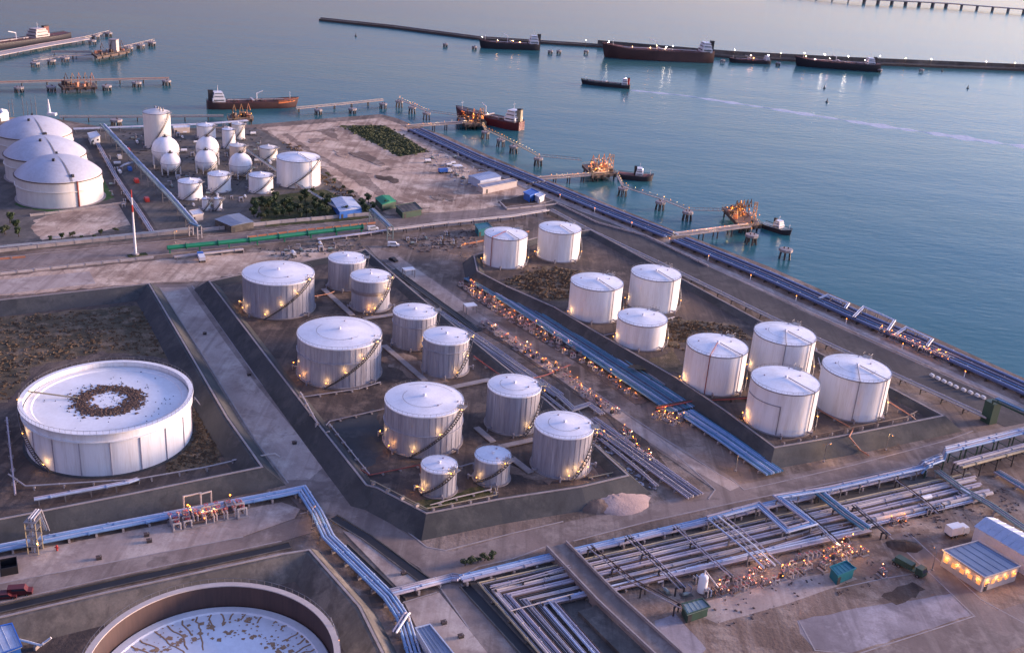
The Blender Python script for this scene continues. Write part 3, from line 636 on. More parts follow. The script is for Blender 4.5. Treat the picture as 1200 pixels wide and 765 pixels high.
# open tanks with a floating roof
def floating_tank(label, c, r, h, z0, roof_z, inside, ring, seed, stairs, lamps, rim_w=.9):
    t = thing('floating_roof_tank', label, 'tank', (c[0], c[1], z0)); C = (c[0], c[1], z0); n = 120
    sh = MB().lathe(C, [(r, 0), (r, h)], n).build('shell', 'tank_white', t)
    MB().lathe(C, [(r-.12, roof_z-.5), (r-.12, h)], n).build('inner_wall', inside, t)
    MB().lathe(C, [(r-.35, h-.12), (r+rim_w, h-.12), (r+rim_w, h+.1), (r-.35, h+.1), (r-.35, h-.12)], n).build('rim_walk', 'tank_white' if ring else 'wall_pale', t)
    MB().lathe(C, [(r, h*.80-.12), (r+.55, h*.80-.12), (r+.55, h*.80+.12), (r, h*.80+.12)], n).build('wind_girder', 'tank_white', t)
    MB().lathe(C, [(r+.9, -.2), (r+.9, .35), (r-.1, .35)], n).build('foundation_ring', 'dark_concrete', t)
    for i in range(18):
        a = 2*pi*i/18+.2
        MB().box((c[0]+(r+.12)*cos(a), c[1]+(r+.12)*sin(a), z0+h*.40), (.22, .16, h*.80), a).build('stiffener', 'pipe_mauve', sh)
    rf = MB().lathe(C, [(r-.25, roof_z), (r-.6, roof_z+.35), (r-2.2, roof_z+.35), (r-2.5, roof_z+.06), (r*.5, roof_z+.10), (.02, roof_z+.16)], n).build('roof', 'floating_roof', t)
    R_ = random.Random(seed)
    g = MB(); k = 90
    for i in range(k):
        a = 2*pi*i/k; g.bar((c[0]+(r+rim_w-.1)*cos(a), c[1]+(r+rim_w-.1)*sin(a), z0+h+.1), (c[0]+(r+rim_w-.1)*cos(a), c[1]+(r+rim_w-.1)*sin(a), z0+h+1.1), .05)
    g.lathe((c[0], c[1], z0+h+1.1), [(r+rim_w-.13, 0), (r+rim_w-.07, 0), (r+rim_w-.07, .06), (r+rim_w-.13, .06)], n)
    g.build('guard_rail', 'steel', t)
    if ring:
        d = MB()                    # ring of dead weed and rust that has settled on the sunken middle of the roof
        for i in range(1500):
            a = R_.uniform(0, 2*pi); rr = r*(R_.gauss(.33, .052) if i % 5 else R_.gauss(.34, .07)); s_ = R_.uniform(.25, .75)
            x, y, z = c[0]+rr*cos(a), c[1]+rr*sin(a), z0+roof_z+.13; b = R_.uniform(0, 6.3)
            d.add([(x+s_*cos(b+q), y+s_*sin(b+q), z) for q in (0, 1.3, 2.6, 4.1)]+[(x, y, z+R_.uniform(.1, .4))], [(0, 1, 4), (1, 2, 4), (2, 3, 4), (3, 0, 4)])
        tag(d.build('debris_ring', 'rust', rf), 'ring of brown debris', kind='stuff')
        d = MB()
        for i in range(110):
            a = R_.uniform(0, 2*pi); rr = r*R_.choice([R_.uniform(.42, .6), R_.uniform(.4, .92), R_.uniform(.05, .2)]); s_ = R_.uniform(.10, .30)
            x, y, z = c[0]+rr*cos(a), c[1]+rr*sin(a), z0+roof_z+.11
            d.add([(x+s_*cos(q), y+s_*sin(q), z) for q in (0, 1.3, 2.6, 4.1)]+[(x, y, z+.25)], [(0, 1, 4), (1, 2, 4), (2, 3, 4), (3, 0, 4)])
        tag(d.build('debris_speck', 'black', rf), kind='stuff')
        MB().tube([(c[0]-(r-.4), c[1]-1.2, z0+h), (c[0]-r*.36, c[1]-.6, z0+roof_z+.5)], .22, 6).build('roof_ladder', 'pipe_yellow', t)
    else:
        d = MB()                    # thin rust runs on the deck, drawn towards the middle
        for i in range(46):
            a = 2*pi*i/46+R_.uniform(-.05, .05); rr = r*.90; p = []
            st_ = R_.choice((R_.uniform(.55, .8), R_.uniform(.6, .85), R_.uniform(.3, .6)))
            while rr > r*st_:
                p.append((c[0]+rr*cos(a), c[1]+rr*sin(a), z0+roof_z+.13)); rr -= R_.uniform(.7, 1.6); a += R_.uniform(-.028, .028)
            if len(p) > 1: d.sweep(p, [(-.17, z0+roof_z+.10), (-.12, z0+roof_z+.125), (.12, z0+roof_z+.125), (.17, z0+roof_z+.10)])
        for i in range(520):
            a = R_.uniform(0, 2*pi); rr = r*R_.choice([R_.uniform(.5, .9), R_.gauss(.64, .025), R_.uniform(.55, .9)]); s_ = R_.choice((.15, .25, .25, .45, .7))*R_.uniform(.7, 1.2)
            x, y, z = c[0]+rr*cos(a), c[1]+rr*sin(a), z0+roof_z+.13
            d.add([(x+s_*cos(q+i), y+s_*sin(q+i), z) for q in (0, 1.3, 2.6, 4.1)]+[(x, y, z+.015)], [(0, 1, 4), (1, 2, 4), (2, 3, 4), (3, 0, 4)])
        tag(d.build('rust_stain', 'rust_light', rf), 'brown rust runs on the roof deck', kind='stuff')
    stair(t, C, r, h, z0, stairs[0], stairs[1], lamps)
    return t
t1 = floating_tank('big low white tank with a ring of brown debris on its open roof', (-108.3, 257.1), 21.5, 12.9, 0, 11.2, 'tank_white', True, 5, (-1.95, -2.95), 3)
t0 = floating_tank('open topped tank in the near corner, brown inside, rust streaked roof', (-50.2, 155.0), 22.3, 14.4, 0, 9.2, 'tank_inside', False, 9, (-.5, .6), 2)
# domed tanks at the far left
def dome_tank(label, c, r, h):
    t = thing('dome_tank', label, 'tank', (c[0], c[1], 0), 'cream domed tanks at the left edge'); C = (c[0], c[1], 0)
    MB().lathe(C, [(r, 0), (r, h)], 80).build('shell', 'tank_cream', t)
    dm = MB().lathe(C, [(r*sin(a)/sin(.95), h+r/sin(.95)*(cos(a)-cos(.95))*.80) for a in [.95*(1-i/10) for i in range(10)]]+[(.02, h+r/sin(.95)*(1-cos(.95))*.80)], 80).build('dome', 'dome_roof', t)
    for z in (.62, .97):
        MB().lathe(C, [(r, h*z-.12), (r+.5, h*z-.12), (r+.5, h*z+.15), (r, h*z+.15)], 80).build('wind_girder', 'tank_cream' if z < .9 else 'brown_steel', t)
    MB().lathe(C, [(r+1, -.2), (r+1, .4), (r-.1, .4)], 60).build('foundation_ring', 'concrete', t)
    MB().tube([(c[0]+(r+.3)*cos(-.75), c[1]+(r+.3)*sin(-.75), .2), (c[0]+(r+.3)*cos(-.75), c[1]+(r+.3)*sin(-.75), h)], .35, 6).build('riser_pipe', 'pipe_red', t)
    for a, f in ((2.0, .25), (-1.4, .3), (-.8, .86)):
        z = h+r/sin(.95)*(cos(.95*f)-cos(.95))*.8; rr = r*sin(.95*f)/sin(.95)
        MB().box((c[0]+rr*cos(a), c[1]+rr*sin(a), z+.35), (1.3, 1.0, 1.2), a).build('hatch', 'dark_steel', dm)
    a = -.9
    MB().lathe(C, [(r*sin(q)/sin(.95)+.0, h+r/sin(.95)*(cos(q)-cos(.95))*.80+.12) for q in [.95*(1-i/10) for i in range(11)]], 1, a, a+.06).build('roof_ladder', 'steel', dm)
    return t
dome_tank('cream domed tank nearest of the three at the left edge', (-211.6, 470.0), 18.5, 12.0)
dome_tank('cream domed tank second of the three at the left edge', (-231.8, 502.6), 18.5, 12.0)
dome_tank('cream domed tank farthest of the three at the left edge', (-254.5, 541.0), 18.5, 12.0)
# vessels of the far left plant
pg = 'white vessels of the far left plant'
def vessel(label, c, r, h, style='white', cone=.18, dome=False, **k):
    return tank(label, c, r, h, 0.05, style, cone, stairs=(-1.9, -.2), lamps=k.pop('lamps', 0), group=pg, name='process_tank', roofrail=r > 5, **k)
tv = vessel('tall cream tank standing above the far left plant', (-201.5, 574.2), 7.1, 19.2, 'cream', .30)
for i, (dx, dy) in enumerate(((1, 0), (-1, 1.5), (2.6, -1.2), (4.6, -2.5))):
    MB().cyl((-201.5+dx, 574.2+dy, 20.4), .42, 1.7, 8).build('stack', 'steel', tv)
vessel('small white tank left of the twin silos in the far left plant', (-156.2, 484.6), 5.5, 8.1, 'white')
vessel('small white tank in the middle of the far left plant, behind the twin silos', (-146.8, 500.0), 5.4, 8.3, 'white')
vessel('small white tank between the round vessels and the wide white tank', (-127.5, 503.8), 5.8, 8.2, 'white')
vessel('wide white tank at the right end of the far left plant', (-113.1, 522.8), 10.8, 13.5, 'white', .16, pipes=(-.75,))
vessel('small white tank behind the round vessels, nearest the water', (-183.2, 602.3), 5.2, 7.4, 'white')
vessel('slim pale blue tank beside the red tanker', (-165.0, 583.4), 3.5, 10.5, 'white')
vessel('slim cream tank beside the red tanker, nearest its mooring', (-165.8, 606.0), 3.6, 8.6, 'cream')
vessel('stained cream tank in front of the slim pale pair', (-153.5, 559.0), 4.3, 8.0, 'cream', shellmat='wall_pale')
vessel('low pale tank left of the wide white tank', (-138.7, 566.2), 4.7, 6.4, 'cream')
vessel('twin silo, the left one, beside the plant road', (-143.5, 467.0), 1.9, 5.6, 'white')
vessel('twin silo, the right one, beside the plant road', (-138.6, 468.6), 1.9, 5.6, 'white')
def sphere_tank(label, c, r):
    zc = c[2]; t = thing('sphere_tank', label, 'tank', (c[0], c[1], 0.05), pg)
    bl = MB().sphere((c[0], c[1], zc), r, 36, 20).build('ball', 'tank_white', t)
    for i in range(8):
        a = 2*pi*i/8; x, y = c[0]+r*.96*cos(a), c[1]+r*.96*sin(a)
        MB().cyl((x, y, 0.05), .28, zc, 8).build('leg', 'white_paint', t)
    MB().lathe((c[0], c[1], zc), [(r+.02, -.12), (r+.14, 0), (r+.02, .12)], 36).build('weld_band', 'pipe_grey', bl)
    s = MB(); a0 = -1.6
    pts = [(c[0]+(r+.7)*cos(a0+i*.13), c[1]+(r+.7)*sin(a0+i*.13), .3+(zc+r*.2)*i/14) for i in range(15)]
    pts += [(c[0]+(r+.4)*cos(.3+i*.2)*cos(i*.14), c[1]+(r+.4)*sin(.3+i*.2)*cos(i*.14), zc+r*.2+(r*.85)*i/9) for i in range(10)]
    for p in pts: s.box(p, (.9, .5, .1), a0)
    s.tube(pts, .14, 4); s.tube([(p[0], p[1], p[2]+1) for p in pts], .07, 4)
    s.build('stairway', 'dark_steel', t)
    g = MB().cyl((c[0], c[1], zc+r-.05), 1.3, .15, 14); g.cyl((c[0], c[1], zc+r+.1), .4, .9, 8)
    for i in range(8): g.bar((c[0]+1.2*cos(i*.785), c[1]+1.2*sin(i*.785), zc+r), (c[0]+1.2*cos(i*.785), c[1]+1.2*sin(i*.785), zc+r+1), .06)
    g.build('top_platform', 'dark_steel', t)
sphere_tank('largest round white gas sphere, below the tall cream tank', (-184.0, 534.5, 9.0), 6.9)
sphere_tank('small round gas sphere in front of the largest sphere', (-177.5, 522.1, 6.0), 5.0)
sphere_tank('round gas sphere with a black stair in the middle of the far left plant', (-165.7, 545.5, 9.0), 5.9)
sphere_tank('round gas sphere in front of the one with the black stair', (-162.0, 530.0, 6.2), 5.5)
sphere_tank('tan lit gas sphere nearest the stained cream tank', (-143.0, 525.2, 7.0), 5.8)

# ================================================================== PIPE RACKS
_sup = {}
def support_mesh(w, z, m, kind):
    k = (round(w, 2), round(z, 2), m, kind)
    if k not in _sup:
        b = MB()
        if kind == 'sleeper': b.box((0, 0, z/2-.05), (.5, w, max(.1, z+.1)))
        else:
            for sd in (-1, 1): b.box((0, sd*(w/2-.2), z/2-.1), (.30, .30, z+.2))
            b.box((0, 0, z-.15), (.35, w, .3)); b.box((0, 0, z*.5), (.18, w-.4, .18)) if z > 3 else None
        o = b.build('support', m, smooth=False); _sup[k] = o.data
        bpy.data.objects.remove(o)
    return _sup[k]
def rack(label, pts, n, sp, r, z=0.9, mats=('pipe_grey',), step=7.0, kind='sleeper', sm='concrete', group=None, base=0.0, name='pipe_rack', pix=True, cat='pipes', first=1.0):
    """n parallel pipes lying on supports; the axis is given at the pipes' own height"""
    path = GP(pts, base+z) if pix else [np.array(p, float) for p in pts]
    o = thing(name, label, cat, (path[0][0], path[0][1], base), group)
    for i in range(n):
        d = (i-(n-1)/2)*sp; rr = r[i % len(r)] if isinstance(r, (tuple, list)) else r
        q = [(p[0], p[1], p[2]+rr) for p in offs(path, d)]
        pb = MB().tube(q, rr, 8); fr = random.Random(label+str(i))
        for fp_, fh in along(q, 13.0, fr.uniform(2, 12)):        # flanged joints
            e_ = np.array([cos(fh), sin(fh), 0])*.13; pb.tube([fp_-e_, fp_+e_], rr*1.45, 8)
        pb.build('pipe', mats[i % len(mats)], o)
    w = (n-1)*sp+1.2
    for p, h in along(path, step, first):
        me = support_mesh(w, round(p[2]-base, 1), sm, kind)
        s = bpy.data.objects.new('support', me); col.objects.link(s); s.parent = o
        s.location = (p[0]-path[0][0], p[1]-path[0][1], 0.0); s.rotation_euler = (0, 0, h)
    return o
# blue lines along the lower left road, round the corner and down to the bottom edge
rack('bright blue pipe bundle along the lower left road, turning down beside it', [(-60, 657), (0, 643), (200, 604), (330, 579), (354, 574), (372, 602), (385, 630), (456, 700), (472, 724), (486, 770), (500, 810)], 4, .85, (.36, .30, .36, .28), 1.0, ('pipe_blue', 'pipe_light_blue', 'pipe_blue', 'pipe_light_blue'), 6.0)
rack('pale mauve pipe bridge crossing from the blue bundle to the road', [(459, 695, 1.2), (506, 683, 1.2), (515, 681, .3), (530, 677, .3), (540, 678, 1.2)], 4, .7, .30, 1.2, ('pipe_mauve', 'pipe_light_blue', 'pipe_mauve', 'pipe_grey'), 5.0)
rack('pale elbow pipes lifting over the blue bundle at the bottom edge', [(462, 742, 1.6), (476, 720, 2.6), (478, 719, 1.0)], 2, .8, .26, 1.6, ('white_paint', 'pipe_mauve'), 4)
# the big corridor at the bottom right: runs along the road, turns down at its left end
PM = ('pipe_light_blue', 'pipe_mauve', 'pipe_mauve', 'pipe_yellow', 'pipe_yellow', 'pipe_pale', 'pipe_mauve', 'pipe_pale', 'pipe_grey', 'pipe_grey', 'pipe_mauve', 'pipe_teal', 'pipe_grey', 'pipe_mauve')
rack('blue and mauve pipes along the near side of the cross road', [(540, 679), (640, 655), (817, 614), (895, 594), (1082, 551)], 4, .75, (.36, .30, .34, .30), 1.1, ('pipe_mauve', 'pipe_light_blue', 'pipe_light_blue', 'pipe_blue'), 6)
def corridor(label, turn, far, near, n, mats, r, sp, z=.8):
    mats = [q for m_ in mats for q in (m_, random.Random(m_+label).choice(('pipe_grey', 'pipe_mauve', 'dark_steel', 'brown_steel', 'pipe_pale')))]; r = [q*f_ for q in r for f_ in (.78, .5)]; n *= 2; sp *= .52
    return rack(label, [far, turn, near], n, sp, r, z, mats, 7.5, sm='mid_concrete', group='pipe lines of the bottom right corridor')
corridor('yellowish pipe pair outermost in the bottom right corridor', (570, 686), (1140, 557), (650, 778), 3, ('pipe_yellow', 'dark_steel', 'pipe_mauve'), (.30, .22, .34), 1.0)
corridor('pale pipe trio second from the outside in the bottom right corridor', (588, 696), (1146, 565), (668, 788), 3, ('pipe_pale', 'brown_steel', 'pipe_mauve'), (.42, .22, .34), 1.05)
corridor('grey pipe trio in the middle of the bottom right corridor', (607, 702), (1152, 573), (690, 796), 3, ('pipe_mauve', 'dark_steel', 'pipe_grey'), (.42, .2, .34), 1.05)
corridor('mauve pipe trio second from the inside in the bottom right corridor', (627, 706), (1150, 582), (708, 800), 3, ('pipe_grey', 'dark_steel', 'pipe_light_blue'), (.32, .22, .32), 1.05)
corridor('bluish pipe pair innermost in the bottom right corridor', (648, 706), (1020, 622), (730, 800), 2, ('pipe_light_blue', 'pipe_mauve'), (.36, .30), 1.1)
rack('short mauve pipes on the yard side of the bottom right corridor', [(700, 695), (800, 668), (880, 646), (960, 622), (1040, 606)], 3, .9, (.26, .32, .24), .7, ('pipe_mauve', 'brown_steel', 'pipe_grey'), 6)
rack('thick pale pipe along the far end of the bottom right corridor', [(1000, 614), (1080, 596), (1160, 578)], 2, 1.3, .55, .8, ('pipe_pale', 'pipe_mauve'), 7)
# cross lines over the corridor and their expansion loops
rack('white pipe frame stepping across the corridor beside the loop', [(838, 606, 3.2), (880, 640, 3.2), (905, 664, 3.2)], 4, 1.6, (.22, .18, .22, .18), 3.2, ('pipe_light_blue', 'pipe_grey', 'white_paint', 'pipe_mauve'), 8, 'frame', 'steel')
rack('thin pipe frame crossing the corridor left of the white one', [(690, 640, 2.6), (740, 680, 2.6), (800, 712, 2.6)], 2, 1.2, .16, 2.6, ('pipe_grey', 'brown_steel'), 9, 'frame', 'dark_steel')
rack('blue pipe expansion loop standing over the corridor', [(830, 608, 2.8), (889, 592, 2.8), (922, 622, 2.8), (952, 614, 2.8), (911, 583, 2.8), (972, 573, 2.8), (1090, 546, 2.8)], 3, .75, (.30, .26, .30), 2.8, ('pipe_light_blue', 'pipe_blue', 'pipe_mauve'), 7, 'frame', 'steel')
rack('teal pipe bundle slanting across the corridor right of the loop', [(960, 578, 2.4), (990, 602, 2.4), (1016, 620, 2.4)], 4, .9, .28, 2.4, ('pipe_teal', 'pipe_grey', 'pipe_teal', 'pipe_light_blue'), 7, 'frame', 'dark_steel')
rack('dark pipe frame at the right end of the corridor', [(1000, 592, 2.2), (1042, 628, 2.2)], 2, 1.0, .2, 2.2, ('dark_steel', 'pipe_grey'), 6, 'frame', 'dark_steel')
for lab, pts, n_, m_ in (('thin cross rack over the corridor right of the causeway', [(735, 628, 2.4), (770, 660, 2.4), (800, 690, 2.4)], 3, ('pipe_grey', 'dark_steel', 'pipe_mauve')), ('thin cross rack over the corridor left of the white frame', [(790, 616, 2.2), (826, 648, 2.2), (858, 676, 2.2)], 2, ('pipe_mauve', 'pipe_grey')),
                         ('thin cross rack over the corridor under the blue loop', [(926, 588, 2.0), (962, 618, 2.0), (985, 640, 2.0)], 3, ('pipe_grey', 'pipe_light_blue', 'dark_steel')), ('thin cross rack near the right end of the corridor', [(1050, 562, 2.0), (1085, 588, 2.0), (1100, 602, 2.0)], 2, ('pipe_grey', 'brown_steel')),
                         ('thin cross rack where the corridor turns down', [(575, 690, 1.8), (640, 672, 1.8), (668, 664, 1.8)], 2, ('pipe_grey', 'pipe_mauve')), ('thin cross rack over the pipes at the bottom edge', [(598, 716, 1.8), (650, 702, 1.8), (672, 696, 1.8)], 1, ('pipe_pale',))):
    rack(lab, pts, n_, .8, .15, 2.2, m_, 7, 'frame', 'dark_steel')
# high bridge at the right edge
rack('tall blue pipe bridge rising at the right edge beside the road', [(1076, 553, 1.2), (1084, 544, 3.6), (1105, 536, 3.6), (1108, 528, 6.0), (1200, 505, 6.0), (1290, 484, 6.0)], 4, .9, (.36, .32, .36, .30), 3.6, ('pipe_blue', 'pipe_mauve', 'pipe_light_blue', 'pipe_grey'), 7, 'frame', 'green_steel')
rack('grey pipe bridge behind the tall blue one', [(1122, 546, 4.0), (1200, 525, 4.0), (1290, 502, 4.0)], 4, 1.0, (.4, .3, .4, .3), 4.0, ('pipe_yellow', 'pipe_grey', 'pipe_pale', 'pipe_mauve'), 7, 'frame', 'dark_steel')
rack('sage pipes running down from the tall bridge into the yard', [(1098, 552, 1.5), (1125, 572, 1.5), (1160, 592, 1.5), (1230, 640, 1.5)], 3, .9, .3, 1.5, ('pipe_sage', 'pipe_grey', 'pipe_sage'), 7)
rack('pale pipes at the far right of the yard', [(1168, 553, .8), (1200, 572, .8), (1260, 604, .8)], 4, .8, .28, .8, ('pipe_mauve', 'pipe_teal', 'pipe_grey', 'pipe_pale'), 7)
# teal lines between the two farms
rack('teal pipe bank between the farms, upper stretch', [(556, 325), (605, 354), (695, 412), (770, 461), (800, 481)], 12, .88, (.34, .28, .34), .7, ('pipe_steel_blue', 'pipe_teal', 'pipe_steel_blue', 'pipe_light_blue', 'pipe_teal', 'pipe_steel_blue', 'pipe_navy'), 8, sm='dark_concrete')
rack('bright blue pipe bank between the farms, lower stretch', [(803, 483), (850, 514), (908, 555)], 8, .82, (.36, .30, .36), .8, ('pipe_blue', 'pipe_teal', 'pipe_blue', 'pipe_light_blue', 'pipe_teal', 'pipe_blue'), 6)
rack('single teal pipe on the bank foot of the seaward farm', [(584, 330), (640, 362), (700, 400), (778, 452)], 2, .9, .26, 1.4, ('pipe_teal', 'pipe_grey'), 8, sm='dark_concrete')
rack('reddish line with lamps crossing the teal pipe bank', [(768, 478, 1.6), (810, 470, 1.6), (850, 468, 3.0), (880, 466, 3.4), (905, 458, 3.4)], 2, .9, .22, 1.6, ('pipe_red', 'brown_steel'), 5, 'frame', 'brown_steel')
# grey lines on the near side of the central road
rack('grey pipe bank along the middle farm, upper stretch', [(512, 366), (560, 398), (620, 440), (655, 464)], 5, .9, (.3, .24, .34), .7, ('pipe_grey', 'pipe_mauve', 'pipe_pale', 'pipe_grey', 'pipe_mauve'), 7)
rack('grey pipe bank along the middle farm, lower stretch', [(690, 492), (740, 528), (815, 582)], 7, .85, (.28, .24, .32), .7, ('pipe_mauve', 'pipe_grey', 'pipe_pale', 'pipe_navy', 'pipe_mauve', 'pipe_grey'), 6)
rack('bent grey pipes linking the two banks beside the near right tank', [(655, 464), (672, 480), (690, 474), (706, 486)], 3, .8, .26, .8, ('pipe_pale', 'pipe_mauve'), 5)
rack('dark red pipe in the gap behind the narrow grey tanks', [(555, 418, 3.2), (600, 450, 3.2), (640, 440, .9), (668, 428, .9)], 1, 1, .22, 3.2, ('pipe_red',), 7, base=0.0)
rack('pair of long pale pipes along the edge of the middle farm', [(560, 402), (620, 448), (700, 512), (745, 548), (770, 570)], 2, .8, .22, .6, ('pipe_mauve', 'pipe_pale'), 8)
# pale lines on the seaward side
rack('pale pipe rack along the quay road', [(645, 246), (686, 268), (790, 317), (900, 371), (1060, 445), (1158, 490)], 4, .8, (.32, .26, .32, .26), 1.6, ('pipe_pale', 'pipe_yellow', 'pipe_grey', 'pipe_pale'), 8, 'frame', 'dark_steel')
rack('pale pipe rack along the upper road, right of the pipe gate', [(456, 270), (520, 262), (600, 254), (642, 247)], 3, .9, (.36, .26, .32), 1.8, ('pipe_pale', 'pipe_sage', 'pipe_pale'), 7, 'frame', 'dark_steel')
QB = ('pipe_navy', 'pipe_deep_blue', 'pipe_light_blue', 'dark_steel', 'pipe_blue', 'pipe_navy', 'pipe_mauve', 'dark_steel', 'pipe_deep_blue', 'pipe_light_blue')
rack('dark blue pipe bank on the quay edge, between the first two jetties', [(486, 152), (560, 186), (630, 214)], 10, 1.1, (.32, .28, .34), .9, QB, 7, sm='dark_steel')
rack('dark blue pipe bank on the quay edge, between the middle two jetties', [(632, 215), (700, 243), (786, 277)], 10, 1.1, (.32, .28, .34), .9, QB, 7, sm='dark_steel')
rack('dark blue pipe bank on the quay edge, right of the last jetty', [(795, 281), (900, 324), (1000, 369), (1092, 408), (1200, 456), (1330, 518)], 10, 1.1, (.32, .28, .34), .9, QB, 7, sm='dark_steel')
for k, (a, b, c_, d) in enumerate((((960, 350), (970, 346), (994, 356), (990, 362)), ((1000, 372), (1012, 360), (1048, 376), (1040, 388)), ((1050, 392), (1062, 384), (1092, 398), (1086, 406)))):
    rack('light blue pipe loop on the quay bank, %s of three' % ('leftmost', 'middle', 'rightmost')[k], [(*a, 1.8), (*b, 2.6), (*c_, 2.6), (*d, 1.8)], 2, .7, .24, 1.8, ('pipe_light_blue', 'white_paint'), 6, 'frame', 'steel')
# upper left lines
rack('thick green pipe beside the upper road', [(196, 293, 1.6), (290, 284, 1.6), (350, 277, 1.6), (425, 268, 1.6)], 1, 1, .95, 1.6, ('pipe_green',), 12, 'frame', 'pipe_green')
rack('grey pipe under the green one, ending at its post', [(204, 302, .8), (285, 293, .8)], 2, 1.0, .42, .8, ('pipe_pale', 'pipe_grey'), 9)
rack('mauve pipe bundle right of the green pipe', [(372, 281), (420, 275), (455, 270)], 3, .7, .26, .8, ('pipe_mauve', 'pipe_light_blue'), 6)
rack('sage pipe bridge running through the far left plant', [(120, 147, 5), (160, 190, 5), (200, 232, 5), (228, 264, 5)], 3, 1.0, (.5, .4, .5), 5, ('pipe_sage', 'pipe_sage', 'pipe_light_blue'), 14, 'frame', 'steel')
rack('thin mauve pipes along the plant road', [(114, 168), (136, 208), (168, 256), (178, 272)], 3, .8, .26, .9, ('pipe_mauve', 'pipe_light_blue', 'pipe_mauve'), 9)
rack('grey pipes along the wall left of the pipe bridge', [(-60, 296), (0, 290), (120, 279), (226, 268)], 3, .9, .3, 1.0, ('pipe_grey', 'pipe_sage', 'pipe_grey'), 10)
rack('pale pipe bundle along the far shore of the plant', [(86, 152, 2), (160, 149, 2), (240, 146, 2), (290, 142, 2)], 3, 1.0, .34, 2, ('pipe_light_blue', 'pipe_pale'), 12, 'frame', 'steel')
rack('short pale pipe bend off the sage pipe bridge', [(160, 190, 3), (146, 194, 3), (140, 198, 1)], 1, 1, .5, 3, ('pipe_light_blue',), 9)
rack('sage pipe run from the far plant to the pipe gate', [(288, 176, 2.5), (340, 212, 2.5), (398, 246, 2.5)], 2, .9, .34, 2.5, ('pipe_pale', 'pipe_sage'), 12, 'frame', 'steel')
# lines inside the farms
rk = 'low lines on the floor of the middle farm'
for lab, pts, m, r in (('pale yellow rail line round the near corner of the middle farm', [(434, 563, 4.9), (442, 566, 4.9), (500, 596, 4.9), (582, 580, 4.9), (580, 572, 3.4)], 'pipe_yellow', .13),
                       ('red pipe line along the floor left of the ringed grey tank', [(398, 536), (433, 557), (492, 545), (494, 555)], 'pipe_red', .16),
                       ('grey pipe line round the grass patch of the middle farm', [(382, 499), (386, 494), (452, 479)], 'pipe_grey', .16),
                       ('tan pipe line from the grass patch to the near bank', [(386, 497), (433, 556)], 'pipe_pale', .16),
                       ('white bent pipe between the two small tanks', [(520, 588), (505, 592), (536, 583), (575, 574), (577, 566)], 'pipe_pale', .18),
                       ('grey pipe line behind the small tanks', [(537, 548), (558, 542)], 'pipe_grey', .2),
                       ('orange pipe line in front of the far left grey tank', [(354, 350), (384, 345), (392, 342)], 'pipe_orange', .16),
                       ('yellow rail at the near right corner of the middle farm', [(698, 521), (733, 551), (690, 560)], 'pipe_yellow', .15),
                       ('grey pipe line from the largest wide tank to the left bank', [(352, 466), (420, 456), (446, 448)], 'pipe_grey', .18)):
    rack(lab, pts, 1, 1, r, .45, (m,), 5, base=2.5, group=rk)
for lab, pts, m in (('orange fire line climbing the bank of the near white tanks, left one', [(958, 480, 3), (1000, 503, 3), (995, 512, 4.4), (1008, 528, .6), (1018, 534, .6)], 'pipe_orange'),
                    ('orange fire line climbing the bank at the right end', [(1040, 470, 3), (1068, 488, 4.4), (1085, 503, .6)], 'pipe_orange'),
                    ('brown pipe along the crest behind the front bank', [(915, 518, 4.6), (1000, 501, 4.6), (1062, 489, 4.6), (1075, 482, 3)], 'brown_steel'),
                    ('grey pipe between the near white tanks', [(956, 408, 3), (962, 432, 3), (960, 470, 3)], 'pipe_grey'),
                    ('grey pipe behind the low white tank', [(700, 395, 3), (726, 390, 3), (790, 372, 3)], 'pipe_grey')):
    rack(lab, pts, 1, 1, .2, .5, (m,), 6, base=2.5, group='low lines on the floor of the seaward farm')
rack('pale pipe line on stands along the front of the big low tank', [(40, 586, 1.8), (150, 566, 1.8), (162, 562, .8)], 2, .7, .34, 1.8, ('pipe_light_blue', 'pipe_mauve'), 6, 'frame', 'steel')
rack('tan pipe rail round the right of the big low tank', [(228, 466, 1.2), (284, 538, 1.2), (240, 548, 1.2), (160, 562, 1.2), (30, 570, 1.2), (10, 556, 1.2)], 1, 1, .2, 1.2, ('pipe_pale',), 7, 'frame', 'pipe_pale')
rack('mauve pipe at the left edge by the big low tank', [(8, 490, 1), (18, 580, 1)], 1, 1, .25, 1, ('pipe_mauve',), 7)
rack('pale pipe bent across the left road bank', [(272, 540, 1.5), (322, 532, 1.5), (328, 536, .6)], 1, 1, .22, 1.5, ('pipe_pale',), 6)
rack('pale pipe over the bank crest beside the left road', [(352, 460, 5), (372, 496, 4.6), (366, 512, .6), (386, 506, 4.6)], 1, 1, .2, 1, ('pipe_pale',), 6)

# raised causeway that carries the yard road over the corridor
cw = MB(); P = GP([(652, 638, 2.2), (712, 700, 2.2), (790, 772, 2.2), (830, 815, 2.2)])
cwt = thing('causeway', 'raised concrete causeway crossing the pipe corridor at the bottom', 'causeway', (P[0][0], P[0][1], 0))
MB().sweep(P, [(-3.2, -.1), (-2.9, 2.0), (2.9, 2.0), (3.2, -.1)]).build('deck', 'road', cwt, smooth=False)
for sd in (-1, 1): MB().sweep(offs(P, sd*2.7), [(-.18, 1.98), (-.18, 2.75), (.18, 2.75), (.18, 1.98)]).build('parapet', 'concrete', cwt, smooth=False)
MB().sweep(GP([(690, 716, .1), (765, 790, .1)]), [(-3, -.1), (-3, 1.2), (3, 1.2), (3, -.1)]).build('side_bank', 'mid_concrete', cwt, smooth=False)
